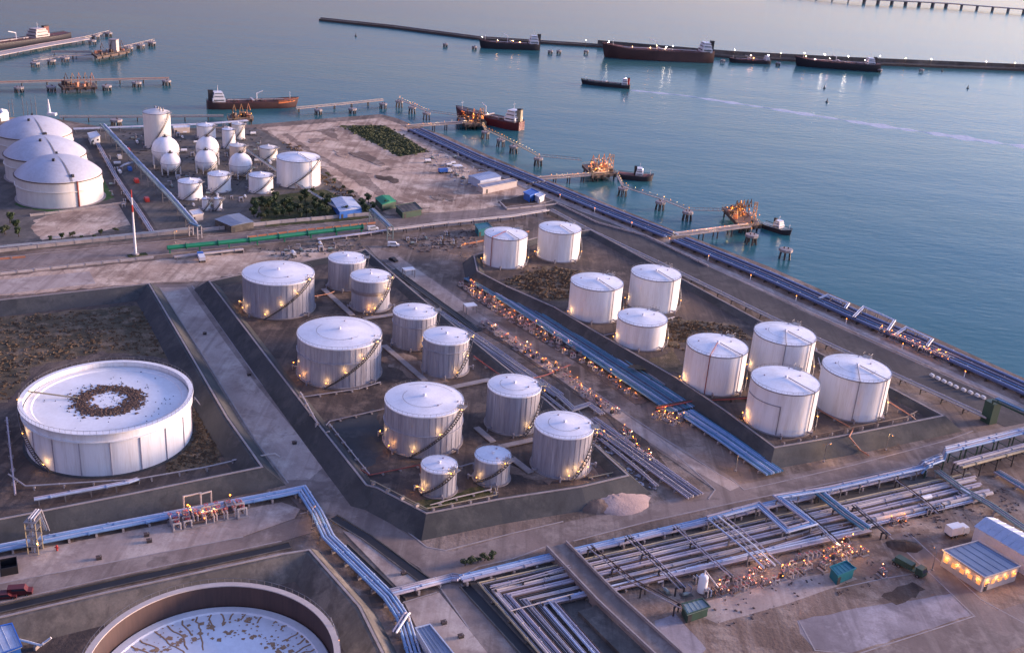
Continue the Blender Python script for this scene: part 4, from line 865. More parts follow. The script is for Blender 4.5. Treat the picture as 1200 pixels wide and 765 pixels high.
# low concrete walls and walkways inside the middle farm
for k, (lab, a, b) in enumerate((('concrete walkway beside the banded grey tank', (379, 338), (413, 369)), ('pale concrete walkway in front of the banded tank', (426, 373), (462, 368)),
                                 ('concrete walkway right of the largest wide tank', (450, 404), (498, 445)), ('pale concrete walkway behind the ringed wide tank', (526, 454), (574, 444)),
                                 ('short concrete walkway between the small tanks and the ringed tank', (558, 500), (578, 517)), ('broad concrete walkway beside the near right tank', (585, 523), (626, 514)),
                                 ('concrete walkway at the right of the small tanks', (600, 536), (622, 553)))):
    A, B = G(*a, 3.1), G(*b, 3.1); L = hypot(*(B-A)[:2]); h = atan2(B[1]-A[1], B[0]-A[0]); t = thing('walkway', lab, 'walkway', (*((A+B)/2)[:2], 2.5), 'concrete walkways of the middle farm')
    MB().box((*((A+B)/2)[:2], 2.95), (L, 2.0, .3), h).build('slab', 'concrete', t, smooth=False)
    for f in (.08, .36, .64, .92):
        q = A+(B-A)*f; MB().box((q[0], q[1], 2.65), (.5, 1.8, .4), h).build('pier', 'mid_concrete', t, smooth=False)

# ================================================================== BUILDINGS AND YARD THINGS
def hut(label, roof_px, h, wall, roof, cat='building', name='shed', windows=0, lit=False, gable=0.0, doors=1, overhang=.35):
    P = [p for p in GP(roof_px, h)]
    ar = sum(P[i][0]*P[(i+1) % 4][1]-P[(i+1) % 4][0]*P[i][1] for i in range(4))
    if ar < 0: P = P[::-1]
    c = sum(P)/4; t = thing(name, label, cat, (c[0], c[1], 0))
    wl = MB().prism(P, -.05, h).build('wall', wall, t, smooth=False)
    big = [c+(p-c)*(1+overhang/np.linalg.norm((p-c)[:2])) for p in P]
    r = MB()
    if gable:
        # ridge parallel to the longer side
        if np.linalg.norm(P[1]-P[0]) < np.linalg.norm(P[2]-P[1]): big = big[1:]+big[:1]; 
        a, b = (big[1]+big[2])/2, (big[3]+big[0])/2
        vs = [(*p[:2], h+.02) for p in big]+[(*a[:2], h+gable), (*b[:2], h+gable)]
        r.add(vs, [(0, 1, 4, 5), (2, 3, 5, 4), (1, 2, 4), (3, 0, 5), (3, 2, 1, 0)])
        ro = r.build('roof', roof, t, smooth=False)
        n = 9
        for k in range(n):
            f = (k+.5)/n
            for u, v, w in ((big[0], big[1], 0), (big[3], big[2], 0)):
                e = u+(v-u)*f; q = b+(a-b)*f
                MB().tube([(e[0], e[1], h+.09), (q[0], q[1], h+gable+.06)], .07, 4).build('roof_seam', roof, ro)
    else:
        r.prism(big, h+.003, h+.25); ro = r.build('roof', roof, t, smooth=False)
        MB().sweep([*big], [(.12, h+.25), (.12, h+.5), (-.12, h+.5), (-.12, h+.25)], True).build('parapet', wall, ro, smooth=False)
        for k in range(5):
            f = (k+.5)/5; u = big[0]+(big[1]-big[0])*f; v = big[3]+(big[2]-big[3])*f
            MB().tube([(u[0], u[1], h+.27), (v[0], v[1], h+.27)], .06, 4).build('roof_seam', roof, ro)
    for i in range(4):
        a, b = P[i], P[(i+1) % 4]; L = np.linalg.norm((b-a)[:2]); e = (b-a)/L; nn = np.array([e[1], -e[0], 0]); hd = atan2(e[1], e[0])
        k = windows if windows else 0
        for j in range(k):
            q = a+(b-a)*((j+.5)/k)+nn*.03
            w = MB().box((q[0], q[1], h*.55), (min(1.4, L/k*.5), .08, h*.28), hd).build('window', 'window_lit' if lit else 'glass', t, smooth=False)
            MB().box((q[0]+nn[0]*.06, q[1]+nn[1]*.06, h*.55-h*.15), (min(1.6, L/k*.55), .2, .1), hd).build('sill', wall, w, smooth=False)
        if i == 0 and doors:
            q = a+(b-a)*.12+nn*.04; MB().box((q[0], q[1], 1.05), (1.1, .08, 2.1), hd).build('door', 'dark_steel', t, smooth=False)
    return t, P
t, P = hut('square building with a slate blue roof and warm lit walls', [(1106, 646), (1146, 635.5), (1194, 664), (1153.5, 677)], 4.2, 'wall_pale', 'blue_roof', windows=5, lit=True, name='control_building')
for i in range(4):
    a, b = P[i], P[(i+1) % 4]
    for f in (.12, .38, .62, .88):
        q = a+(b-a)*f; o = np.array([(b-a)[1], -(b-a)[0], 0])/np.linalg.norm((b-a)[:2])
        bulb(t, (q[0]+o[0]*.5, q[1]+o[1]*.5, 2.9), 'lamp_orange', .24)
hut('long pale blue gabled shed behind the slate roofed building', [(1143, 617), (1166, 607), (1250, 650), (1222, 664)], 5.0, 'light_roof', 'light_roof', gable=1.6, name='warehouse')
hut('white walled shed with a bright blue end beside the trees', [(388, 233), (412, 231), (424, 244), (398, 248)], 3.6, 'bright_blue', 'light_roof', gable=.7)
hut('low lavender roofed shelter behind the upper road wall', [(252, 257), (280, 250), (297, 260), (271, 265)], 3.0, 'mid_concrete', 'blue_roof', name='shelter', gable=.5)
hut('small white cabin by the plant road', [(222, 248), (233, 246), (238, 251), (226, 253)], 2.8, 'wall_pale', 'white_paint', name='cabin')
hut('small teal shed at the back of the seaward farm', [(557, 264), (571, 262), (576, 267), (561, 270)], 3.0, 'teal_paint', 'teal_paint')
hut('pale blue roofed shed on the quay side of the sand', [(549, 206), (573, 201), (587, 207), (563, 212)], 4.0, 'light_roof', 'light_roof', gable=.6)
hut('second pale shed on the quay, below the blue roofed one', [(560, 217), (600, 210), (606, 213), (566, 221)], 3.0, 'wall_pale', 'pipe_grey', name='shed')
hut('blue box cabin beside the mud pond', [(614, 226), (623, 222), (631, 226), (621, 230)], 3.2, 'bright_blue', 'bright_blue', name='cabin')
hut('white box cabin beside the blue one', [(627, 229), (633, 226), (638, 229), (632, 232)], 2.8, 'white_paint', 'white_paint', name='cabin')
hut('grey roofed long hut at the bottom edge beside the blue pipes', [(488, 738), (504, 734), (530, 766), (510, 774)], 3.2, 'light_roof', 'blue_roof', name='shed')
hut('teal roofed pump shed among the lamps of the yard', [(974, 665.5), (991, 659), (1001, 667), (982, 675)], 2.6, 'teal_paint', 'teal_paint', name='pump_shed')
hut('small green cabin at the foot of the causeway', [(800, 709), (822, 703), (830, 712), (806, 720)], 2.4, 'green_steel', 'pipe_sage', name='cabin')
hut('grey flat hut by the sandy ground beside the pipe gate', [(464, 242), (486, 238), (494, 246), (472, 250)], 2.6, 'green_steel', 'mid_concrete', name='hut')
hut('green roofed hut at the edge of the sand', [(440, 232), (456, 229), (464, 236), (448, 240)], 3.2, 'green_steel', 'pipe_green', gable=.8, name='hut')
hut('white control cabin in the far left plant by the road', [(103, 157), (113, 155), (117, 160), (106, 163)], 3.5, 'white_paint', 'white_paint', windows=2, name='cabin')
hut('long low white roof beside the tall cream tank', [(203, 148), (222, 147), (222, 150), (204, 151)], 3.0, 'wall_pale', 'white_paint', name='shed')
hut('brown machinery hut among the round vessels', [(176, 160), (184, 159), (186, 163), (178, 165)], 3.0, 'brown_steel', 'brown_steel', name='hut')
def canopy(label, px, L, Wd, h, heading, roof='white_paint'):
    c = G(*px, h); t = thing('canopy', label, 'canopy', (c[0], c[1], 0))
    MB().box((c[0], c[1], h), (L, Wd, .25), heading).build('roof', roof, t, smooth=False)
    for i in (-1, 1):
        for j in (-1, 1):
            x, y = c[0]+cos(heading)*i*L*.45-sin(heading)*j*Wd*.43, c[1]+sin(heading)*i*L*.45+cos(heading)*j*Wd*.43
            MB().box((x, y, h/2-.05), (.25, .25, h), heading).build('post', 'steel', t, smooth=False)
canopy('small pale canopy over the central road, far one', (479, 315), 4.6, 3.2, 3.4, HB)
canopy('small pale canopy beside the central road, near one', (551, 357), 4.4, 3.4, 3.2, HB)
canopy('white canopy on the quay beside the pale sheds', (536, 194), 5, 4, 4.0, HB)
canopy('low canopy over pumps in the far left plant', (272, 258), 6, 4, 2.6, HB, 'pipe_grey')
# pipe gates
def gate(label, a, b, h, m, w=2.6):
    A, B = G(*a, 0), G(*b, 0); t = thing('pipe_gate', label, 'gantry', (*((A+B)/2)[:2], 0)); hd = atan2((B-A)[1], (B-A)[0]); L = hypot(*(B-A)[:2])
    nn = np.array([-sin(hd), cos(hd), 0])
    for q in (A, B):
        for sd in (-1, 1):
            MB().box((*(q+nn*sd*w/2)[:2], h/2), (.45, .45, h+.1), hd).build('post', m, t, smooth=False)
        for z in (h*.35, h*.7):
            p, r = q+nn*w/2, q-nn*w/2
            MB().bar((p[0], p[1], z), (r[0], r[1], z), .2).build('brace', m, t)
        p, r = q+nn*w/2, q-nn*w/2
        MB().bar((p[0], p[1], .1), (r[0], r[1], h*.7), .16).build('brace', m, t)
    c = (A+B)/2
    for sd in (-1, 1):
        MB().box((*(c+nn*sd*w/2)[:2], h+.2), (L+.6, .35, .5), hd).build('beam', m, t, smooth=False)
    for k in range(3):
        q = nn*(k-1)*.7; MB().tube([(A[0]+q[0], A[1]+q[1], h+.75), (B[0]+q[0], B[1]+q[1], h+.75)], .26, 8).build('pipe', ('pipe_teal', 'pipe_light_blue', 'pipe_sage')[k], t)
    return t
gt = gate('dark green gantry carrying pipes over the quay road at the right', (1160, 495), (1255, 540), 8.0, 'green_steel', 3.0)
MB().box((*G(1158, 494)[:2], 3.6), (3.4, 3.6, 7.2), HB).build('pier', 'green_steel', gt, smooth=False)
gate('pipe gantry over the upper road left of the sandy ground', (436, 260), (457, 281), 5.5, 'pipe_sage')
gate('small pipe gantry at the end of the sage pipe bridge', (224, 276), (234, 280), 5.0, 'pipe_grey', 2.0)
# banded vent mast by the upper road
c = G(159, 299); t = thing('vent_mast', 'tall red and white banded mast beside the upper road', 'mast', (c[0], c[1], 0)); HM = 27.0
for k in range(9):
    MB().cyl((c[0], c[1], HM*k/9), .62-.045*k, HM/9, 10, .62-.045*(k+1)).build('band', 'red_paint' if k in (8, 6) else 'white_paint', t)
MB().cyl((c[0], c[1], -.05), 1.4, .8, 14).build('footing', 'concrete', t)
MB().box((c[0], c[1], HM*.12), (2.6, .25, .25), HB).build('crossarm', 'steel', t)
strip('mast_bed', [(150, 300), (172, 297)], 3.0, 'grass')
# long walls beside the upper road
def wall(label, pts, h, m, th=.4, name='boundary_wall', bay=6.0):
    P = GP(pts); t = thing(name, label, 'wall', (*P[0][:2], 0))
    for i, (a, b) in enumerate(zip(P[:-1], P[1:])):
        L = hypot(*(b-a)[:2]); k = max(1, int(L/bay)); hd = atan2((b-a)[1], (b-a)[0])
        for j in range(k):
            q = a+(b-a)*((j+.5)/k); MB().box((q[0], q[1], h/2-.05), (L/k-.08, th, h+.1), hd).build('panel', m, t, smooth=False)
            q = a+(b-a)*(j/k); MB().box((q[0], q[1], h/2), (.5, th+.2, h+.3), hd).build('post', 'concrete', t, smooth=False)
wall('long grey wall on the far side of the upper road, left stretch', [(-40, 300), (0, 296), (110, 284), (222, 273)], 1.5, 'concrete')
wall('long grey wall on the far side of the upper road, right stretch', [(238, 272), (330, 262), (432, 253)], 1.7, 'pale_concrete')
wall('low pale wall on the near side of the upper road', [(-40, 326), (0, 322), (100, 311), (180, 303)], .9, 'pale_concrete', .6)
wall('low wall edging the sandy plot of the domed tanks', [(36, 254), (70, 250), (148, 239)], 1.2, 'concrete', .5)
wall('low wall beside the mud pond', [(586, 238), (594, 246), (652, 240)], .7, 'pale_concrete', .5)
wall('low concrete wall along the quay road', [(652, 239), (700, 262), (757, 277.5), (830, 313)], .8, 'pale_concrete', .4)
# orange hoarding strip by the upper road
wall('orange painted barrier along the far edge of the upper road', [(290, 279), (360, 270), (440, 262)], .8, 'pipe_orange', .3, 'barrier', 4.0)
wall('short orange barrier at the left end of the upper road', [(-20, 306), (30, 302)], .8, 'pipe_orange', .3, 'barrier', 4.0)
wall('reddish barrier behind the far left white tank', [(540, 288), (585, 279), (620, 272)], .7, 'pipe_orange', .3, 'barrier', 4.0)
# white blocks along the quay
for k, (x, y) in enumerate(((1092, 441), (1099, 444.5), (1106, 448), (1113, 451), (1120, 454.5), (1129, 458), (1137, 461), (1145, 464.5), (1152, 467))):
    q = G(x, y); b = MB(); b.prism([(q[0]+cos(HB)*u-sin(HB)*v, q[1]+sin(HB)*u+cos(HB)*v) for u, v in ((-.45, -.8), (.45, -.8), (.45, .8), (-.45, .8))], 0.1, .75); b.prism([(q[0]+cos(HB)*u-sin(HB)*v, q[1]+sin(HB)*u+cos(HB)*v) for u, v in ((-.3, -.65), (.3, -.65), (.3, .65), (-.3, .65))], .752, 1.0)
    tag(b.build('barrier_block', 'white_paint', origin=(q[0], q[1], 0), smooth=False), nth(k)+' white barrier block from the left along the quay road', 'barrier', 'white barrier blocks')

# ------------------------------------------------------------------ vehicles
def wheel(t, p, hd, r=.5):
    a = np.array([-sin(hd), cos(hd), 0])*.15; p = np.array(p)
    w = MB().tube([p-a, p+a], r, 12).build('wheel', 'tyre', t); MB().tube([p-a*1.1, p+a*1.1], r*.5, 8).build('rim', 'steel', w)
def truck(label, px, hd, L=7.5, cabm='white_paint', boxm='white_paint', boxh=2.4, flat=False, cat='truck'):
    c = G(*px); t = thing('truck', label, cat, (c[0], c[1], 0)); u = np.array([cos(hd), sin(hd), 0]); v = np.array([-sin(hd), cos(hd), 0])
    at = lambda x, y, z: tuple(c+u*x+v*y+np.array([0, 0, z]))
    MB().box(at(0, 0, .85), (L, 1.0, .3), hd).build('chassis', 'dark_steel', t, smooth=False)
    cab = MB(); pr = [(-1, 0.7), (1.0, .7), (1.0, 1.7), (.6, 2.7), (-1, 2.7)]
    vs = [at(L/2-1+x, y, z) for y in (-1.15, 1.15) for x, z in pr]
    cab.add(vs, [(4, 3, 2, 1, 0), (5, 6, 7, 8, 9)]+[(i, (i+1) % 5, 5+(i+1) % 5, 5+i) for i in range(5)])
    cb = cab.build('cab', cabm, t, smooth=False)
    MB().add([at(L/2-1+x+.03, y, z) for y in (-1.0, 1.0) for x, z in ((.97, 1.78), (.64, 2.6))], [(0, 1, 3, 2)]).build('windscreen', 'glass', cb)
    if flat: MB().box(at(-1, 0, 1.15), (L-2.4, 2.4, .25), hd).build('flatbed', boxm, t, smooth=False); MB().box(at(-1.2, 0, 1.85), (L-4, 2.0, 1.1), hd).build('load', 'green_steel', t, smooth=False)
    else: MB().box(at(-1.1, 0, 1.0+boxh/2), (L-2.4, 2.4, boxh), hd).build('cargo_box', boxm, t, smooth=False)
    for x in (L/2-1.2, -L/2+1.0, -L/2+2.2):
        for y in (-1.05, 1.05): wheel(t, at(x, y, .5), hd)
    return t
def car(label, px, hd, m, van=False):
    c = G(*px); t = thing('van' if van else 'car', label, 'van' if van else 'car', (c[0], c[1], 0)); u = np.array([cos(hd), sin(hd), 0]); v = np.array([-sin(hd), cos(hd), 0])
    at = lambda x, y, z: tuple(c+u*x+v*y+np.array([0, 0, z]))
    pr = [(-2.5, .35), (2.5, .35), (2.5, 1.1), (1.6, 1.2), (1.0, 2.1), (-2.4, 2.1)] if van else [(-2.1, .3), (2.1, .3), (2.1, .8), (1.1, .9), (.5, 1.45), (-1.2, 1.45), (-1.8, .95), (-2.1, .9)]
    n = len(pr); vs = [at(x, y, z) for y in (-.9, .9) for x, z in pr]
    bd = MB().add(vs, [tuple(range(n-1, -1, -1)), tuple(range(n, 2*n))]+[(i, (i+1) % n, n+(i+1) % n, n+i) for i in range(n)]).build('body', m, t, smooth=False)
    for y in (-.92, .92): MB().box(at(-.2, y, 1.75 if van else 1.15), (2.6 if van else 1.7, .03, .4), hd).build('side_window', 'glass', bd, smooth=False)
    for x in (-1.4, 1.4):
        for y in (-.85, .85): wheel(t, at(x, y, .33), hd, .33)
truck('blue cabbed white tipper truck beside the green pipe', (236, 305), radians(115), 7.0, 'bright_blue', 'white_paint', 1.4)
truck('white box truck parked near the long shed', (1120, 627), radians(25), 6.5, 'white_paint', 'white_paint', 2.3)
truck('dark green flatbed truck on the yard road', (1064, 668), radians(-48), 8.5, 'green_steel', 'green_steel', flat=True)
truck('blue tanker truck on the quay beside the white canopy', (521, 203), HB, 7, 'white_paint', 'bright_blue', 1.6)
car('white van at the foot of the pipe gantry', (461, 289), radians(10), 'white_paint', True)
car('white van on the upper road left of the gantry', (437, 270), HB, 'white_paint', True)
car('dark red car at the very lower left edge', (8, 700), radians(15), 'hull_maroon')
car('dark red van near the lower left corner', (24, 696), radians(15), 'hull_maroon', True)
car('dark car standing alone on the central road lane', (461, 306), radians(-40), 'black')
for i, (x, y, m) in enumerate(((150, 178, 'red_paint'), (160, 214, 'red_paint'), (172, 236, 'red_paint'), (152, 200, 'bright_blue'), (140, 186, 'white_paint'))):
    car(('red', 'second red', 'third red', 'blue', 'white')[i]+' vehicle on the plant road, %s' % ('far end', 'middle', 'near end', 'beside the pipe bend', 'by the cabin')[i], (x, y), radians(120), m, True)
def ubox(label, px, m='dark_steel', k=1.0):
    q = G(*px); t = thing('utility_box', label, 'box', (q[0], q[1], 0), 'small dark utility boxes')
    MB().box((q[0], q[1], .35*k), (1.1*k, .9*k, .8*k), HB).build('body', m, t, smooth=False); MB().box((q[0], q[1], .78*k), (1.25*k, 1.05*k, .12), HB).build('lid', 'brown_steel', t, smooth=False)
    MB().cyl((q[0]+.3*k, q[1], .82*k), .12, .3, 8).build('cap', 'steel', t)
for lab, px in (('upper of two small dark boxes on the lower left yard', (172, 628)), ('lower of two small dark boxes on the lower left yard', (175, 635)), ('small dark box on the slab yard below the mauve pipe bridge', (520, 731)), ('small dark box lower on the slab yard', (540, 747)), ('small dark box on the strip right of the blue pipes', (473, 673)),
                ('small dark box beside the near end of the left road', (345, 520)), ('small rusty box halfway along the left road', (292, 440)), ('small dark box at the far end of the left road', (240, 392)), ('small box on the paler patch of the lower left yard', (116, 655))):
    ubox(lab, px)
# a dark open container on the yard
c = G(11, 668); t = thing('container', 'black open container at the left edge of the yard', 'container', (c[0], c[1], 0))
for d, s_ in (((0, -1.9), (3.4, .15, 2)), ((0, 1.9), (3.4, .15, 2)), ((-1.7, 0), (.15, 3.95, 2)), ((1.7, 0), (.15, 3.95, 2))):
    MB().box((c[0]+cos(HB)*d[0]-sin(HB)*d[1], c[1]+sin(HB)*d[0]+cos(HB)*d[1], 1.05), s_, HB).build('side', 'black', t, smooth=False)
MB().box((c[0], c[1], .12), (3.4, 3.8, .2), HB).build('floor', 'black', t, smooth=False)
c = G(67, 645); t = thing('hydrant', 'red fire hydrant on the lower left yard', 'hydrant', (c[0], c[1], 0))
MB().cyl((c[0], c[1], 0), .22, 1.3, 10).build('barrel', 'red_paint', t); MB().tube([(c[0]-.5, c[1], .9), (c[0]+.5, c[1], .9)], .14, 8).build('outlet', 'red_paint', t); MB().sphere((c[0], c[1], 1.35), .26, 10, 6).build('bonnet', 'red_paint', t)
# white upright vessel and its line in the yard
c = G(822, 694); t = thing('upright_vessel', 'white upright vessel among the yard equipment', 'vessel', (c[0], c[1], 0))
MB().lathe((c[0], c[1], 0), [(1.1, .4), (1.1, 4.4), (.8, 4.9), (.05, 5.1)], 24).build('body', 'tank_white', t)
for i in range(4): MB().cyl((c[0]+cos(i*1.57)*.9, c[1]+sin(i*1.57)*.9, 0), .12, .6, 6).build('leg', 'steel', t)
MB().tube([(c[0], c[1], 5.0), (c[0]+.3, c[1]+1, 5.4), (c[0]+3.2, c[1]-1.8, 3.0)], .2, 8).build('outlet_pipe', 'pipe_pale', t)

# ------------------------------------------------------------------ lit valve stations: three kinds, copied along the roads
def station(kind, lm, lit=True):
    t = bpy.data.objects.new('valve_station', None); col.objects.link(t); ORG[t] = np.zeros(3)
    MB().box((0, 0, .12), (2.2, 1.6, .3)).build('plinth', 'concrete', t, smooth=False)
    if kind == 0:
        for x in (-.7, .7): MB().tube([(x, -.6, .2), (x, -.6, 1.5), (x, .6, 1.5), (x, .6, .2)], .16, 8).build('pipe_loop', 'pipe_pale', t)
        MB().tube([(-1.1, 0, 1.0), (1.1, 0, 1.0)], .14, 8).build('header', 'brown_steel', t)
    elif kind == 1:
        MB().tube([(-1.0, .3, .7), (1.0, .3, .7)], .24, 8).build('header', 'brown_steel', t)
        for x in (-.6, .1, .7): MB().tube([(x, .3, .8), (x, .3, 1.7), (x, -.5, 1.7), (x, -.5, .2)], .12, 6).build('pipe_loop', 'pipe_grey', t)
    else:
        MB().lathe((0, 0, .25), [(.55, 0), (.55, .9), (.3, 1.25), (.02, 1.35)], 12).build('pump', 'dark_steel', t)
        MB().tube([(0, 0, 1.4), (0, .9, 1.4), (0, .9, .2)], .15, 8).build('pipe_loop', 'pipe_orange', t)
    for x in ((-.7, .7) if kind == 0 else (.1,)):
        w = MB().lathe((x, 0 if kind == 0 else -.1, 1.95), [(.30, 0), (.36, .04), (.30, .08), (.24, .04), (.30, 0)], 10).build('valve_wheel', 'red_paint', t)
        MB().cyl((x, 0 if kind == 0 else -.1, 1.4), .05, .55, 6).build('stem', 'steel', w)
    if not lit: return t
    ph = 2.0+.25*kind
    MB().bar((.9, -.6, .1), (.9, -.6, ph), .09).build('lamp_post', 'dark_steel', t)
    bulb(t, (.9, -.6, ph+.2), lm, .30)
    bulb(t, (-.8, .5, 1.25), lm, .22, watts=0)
    return t
SPROT = [station(0, 'lamp_warm'), station(1, 'lamp_orange'), station(2, 'lamp_warm'), station(1, 'lamp_pink'), station(0, 'lamp_white'), station(0, 'lamp_warm', False), station(1, 'lamp_warm', False)]
for s_ in SPROT: s_.location = (0, 0, 0)
used = [False]*len(SPROT)
def put(k, p, rz, label, group, sc=1.0):
    if used[k]: o = copy_tree(SPROT[k], p, rz, sc=sc)
    else: o = SPROT[k]; used[k] = True; o.location = tuple(float(v) for v in p); o.rotation_euler = (0, 0, rz); o.scale = (sc, sc, sc)
    return tag(o, label, 'valves', group)
rs = random.Random(11)
def line(pts, step, label, group, kinds, jit=.7, sc=(.8, 1.15), z=0.0, twin=0.0):
    for i, (p, h) in enumerate(along(GP(pts, z), step, .5)):
        for sd in ((-1, 1) if twin else (0,)):
            n = np.array([-sin(h), cos(h), 0]); q = p+n*(sd*twin+rs.uniform(-jit, jit)); q[2] = z
            put(rs.choice(kinds), q, h+rs.choice((0, pi/2, pi)), nth(i)+({-1: ' in the near file, ', 1: ' in the far file, ', 0: ' from the left, '}[sd])+label, group, rs.uniform(*sc))
line([(545, 334), (576, 358), (603, 374), (640, 397), (681, 420)], 3.9, 'valve station beyond the central road', 'valve stations beyond the central road', (0, 1, 2, 3, 5, 6), twin=1.9)
line([(681, 424), (711, 443), (733, 457), (752, 470)], 3.6, 'lit station in the single row past the double row', 'valve stations farther down the central road', (0, 1, 2, 4), jit=1.0)
line([(566, 382), (600, 402), (655, 438), (722, 488)], 4.4, 'valve station on the near side of the central road', 'valve stations on the near side of the central road', (0, 2, 1, 4, 5, 6), jit=1.1, twin=.9)
line([(770, 486), (796, 497)], 3.2, 'lit station where the red line crosses', 'valve stations at the red line', (0, 1), twin=1.5)
line([(728, 505), (765, 545)], 3.6, 'lit station by the lower grey pipe bank', 'valve stations by the grey pipes', (2, 1, 4))
line([(842, 694), (875, 682), (905, 674), (948, 662), (975, 652), (1010, 640)], 2.9, 'valve station along the bottom right corridor', 'valve stations of the yard', (0, 1, 2, 3, 5, 6), jit=1.4, twin=1.6)
line([(1032, 391), (1075, 410), (1115, 426)], 2.5, 'glowing orange station on the quay', 'valve stations on the quay', (1, 1, 0, 3), jit=.5, sc=(1.0, 1.3))
line([(1048, 616), (1066, 610)], 3.2, 'lit station at the far corridor end', 'valve stations at the corridor end', (0, 1))
line([(203, 616), (250, 607), (292, 598)], 2.6, 'valves of the manifold on the blue pipes', 'manifold on the lower left blue pipes', (6, 5, 1, 0, 5), jit=.35, sc=(1.3, 1.7), twin=1.2)
line([(1032, 676), (1040, 674)], 3, 'pink lit station standing apart in the yard', 'stations standing apart', (3,))
line([(690, 508), (712, 522)], 4, 'lit station behind the yellow rail', 'valve stations by the yellow rail', (2, 0))
line([(805, 474), (850, 469), (880, 467)], 3.4, 'lit station on the red crossing line', 'valve stations on the red line', (0, 4, 2), jit=.5, sc=(.6, .8))
# portal frames and riser tower on the lower left lines
for k, (a, b) in enumerate((((216, 600), (236, 596)), ((236, 597), (248, 594)))):
    A, B = G(*a), G(*b); t = thing('pipe_portal', 'pale rectangular pipe portal over the blue lines, %s one' % ('wider', 'narrower')[k], 'pipes', (*A[:2], 0), 'pipe portals')
    MB().tube([(A[0], A[1], 0), (A[0], A[1], 4.6), (B[0], B[1], 4.6), (B[0], B[1], 0)], .22, 8).build('pipe', 'pipe_pale', t)
    for q in (A, B): MB().cyl((q[0], q[1], -.05), .45, .4, 10).build('footing', 'concrete', t)
c = G(42, 646); t = thing('riser_tower', 'yellowish riser tower of pipes at the left edge', 'tower', (c[0], c[1], 0))
for i in (-1, 1):
    for j in (-1, 1): MB().bar((c[0]+i*1.2, c[1]+j*1.2, 0), (c[0]+i*1.2, c[1]+j*1.2, 8.5), .2).build('leg', 'pipe_yellow', t)
for z in (2.2, 4.4, 6.6, 8.5):
    MB().box((c[0], c[1], z), (2.8, 2.8, .12)).build('platform', 'steel', t, smooth=False)
for x, m in ((-.6, 'pipe_pale'), (0, 'white_paint'), (.6, 'pipe_grey')): MB().tube([(c[0]+x, c[1]-.3, 0), (c[0]+x, c[1]-.3, 9), (c[0]+x, c[1]+3.5, 9), (c[0]+x, c[1]+6, 1.8)], .22, 8).build('riser', m, t)
bulb(t, (c[0]+1.3, c[1]-1.3, 2.9), 'lamp_warm', .25)

# ------------------------------------------------------------------ street lamps
def lamp_proto(h, lm, lit=True):
    t = bpy.data.objects.new('street_lamp', None); col.objects.link(t); ORG[t] = np.zeros(3)
    MB().tube([(0, 0, -.05), (0, 0, h)], .11, 8, .06).build('pole', 'steel', t)
    MB().tube([(0, 0, h-.05), (.5, 0, h+.25), (1.3, 0, h+.3)], .05, 6).build('arm', 'steel', t)
    hd = MB().box((1.5, 0, h+.3), (.8, .35, .16)).build('lamp_head', 'steel', t)
    MB().sphere((1.5, 0, h+.16), .2, 8, 6, .6).build('lamp', lm, hd)
    l = bpy.data.objects.new('lamp_light', light_data(lm, 6)); col.objects.link(l); l.parent = hd; l.location = (1.5, 0, h-.15)
    MB().cyl((0, 0, -.05), .35, .5, 8).build('footing', 'concrete', t)
    return t
lp = lamp_proto(5.5, 'lamp_warm')
LAMPS = [((366, 620), 'beside the blue pipes where the left road meets the cross road'), ((862, 552), 'at the mouth of the central road'), ((1092, 668), 'on the kerb of the yard road'), ((600, 300), 'behind the far left white tank'),
         ((540, 300), 'beside the dark slope of the seaward farm'), ((965, 541), 'on the cross road in front of the near white tanks'), ((1038, 527), 'on the cross road right of the near white tanks'), ((205, 285), 'at the left end of the green pipe')]
for i, (px, where) in enumerate(LAMPS):
    o = lp if i == 0 else copy_tree(lp)
    q = G(*px); o.location = (float(q[0]), float(q[1]), 0.0); o.rotation_euler = (0, 0, rs.uniform(0, 6.28)); tag(o, 'lit street lamp '+where, 'lamp', 'street lamps')
# quay marker posts along the pipe bank
qp = bpy.data.objects.new('quay_post', None); col.objects.link(qp); ORG[qp] = np.zeros(3)
MB().cyl((0, 0, -.05), .16, 2.3, 8).build('post', 'white_paint', qp); MB().sphere((0, 0, 2.4), .15, 8, 6).build('lamp', 'lamp_orange', qp)
k = 0
for p, h in along(GP([(650, 231), (757, 273), (861, 320), (986, 378), (1161, 456), (1240, 490)]), 26, 4):
    o = qp if k == 0 else copy_tree(qp); k += 1; o.location = (float(p[0]), float(p[1]), 0.0); tag(o, nth(k-1)+' short white lit post from the left on the quay strip', 'post', 'quay posts')

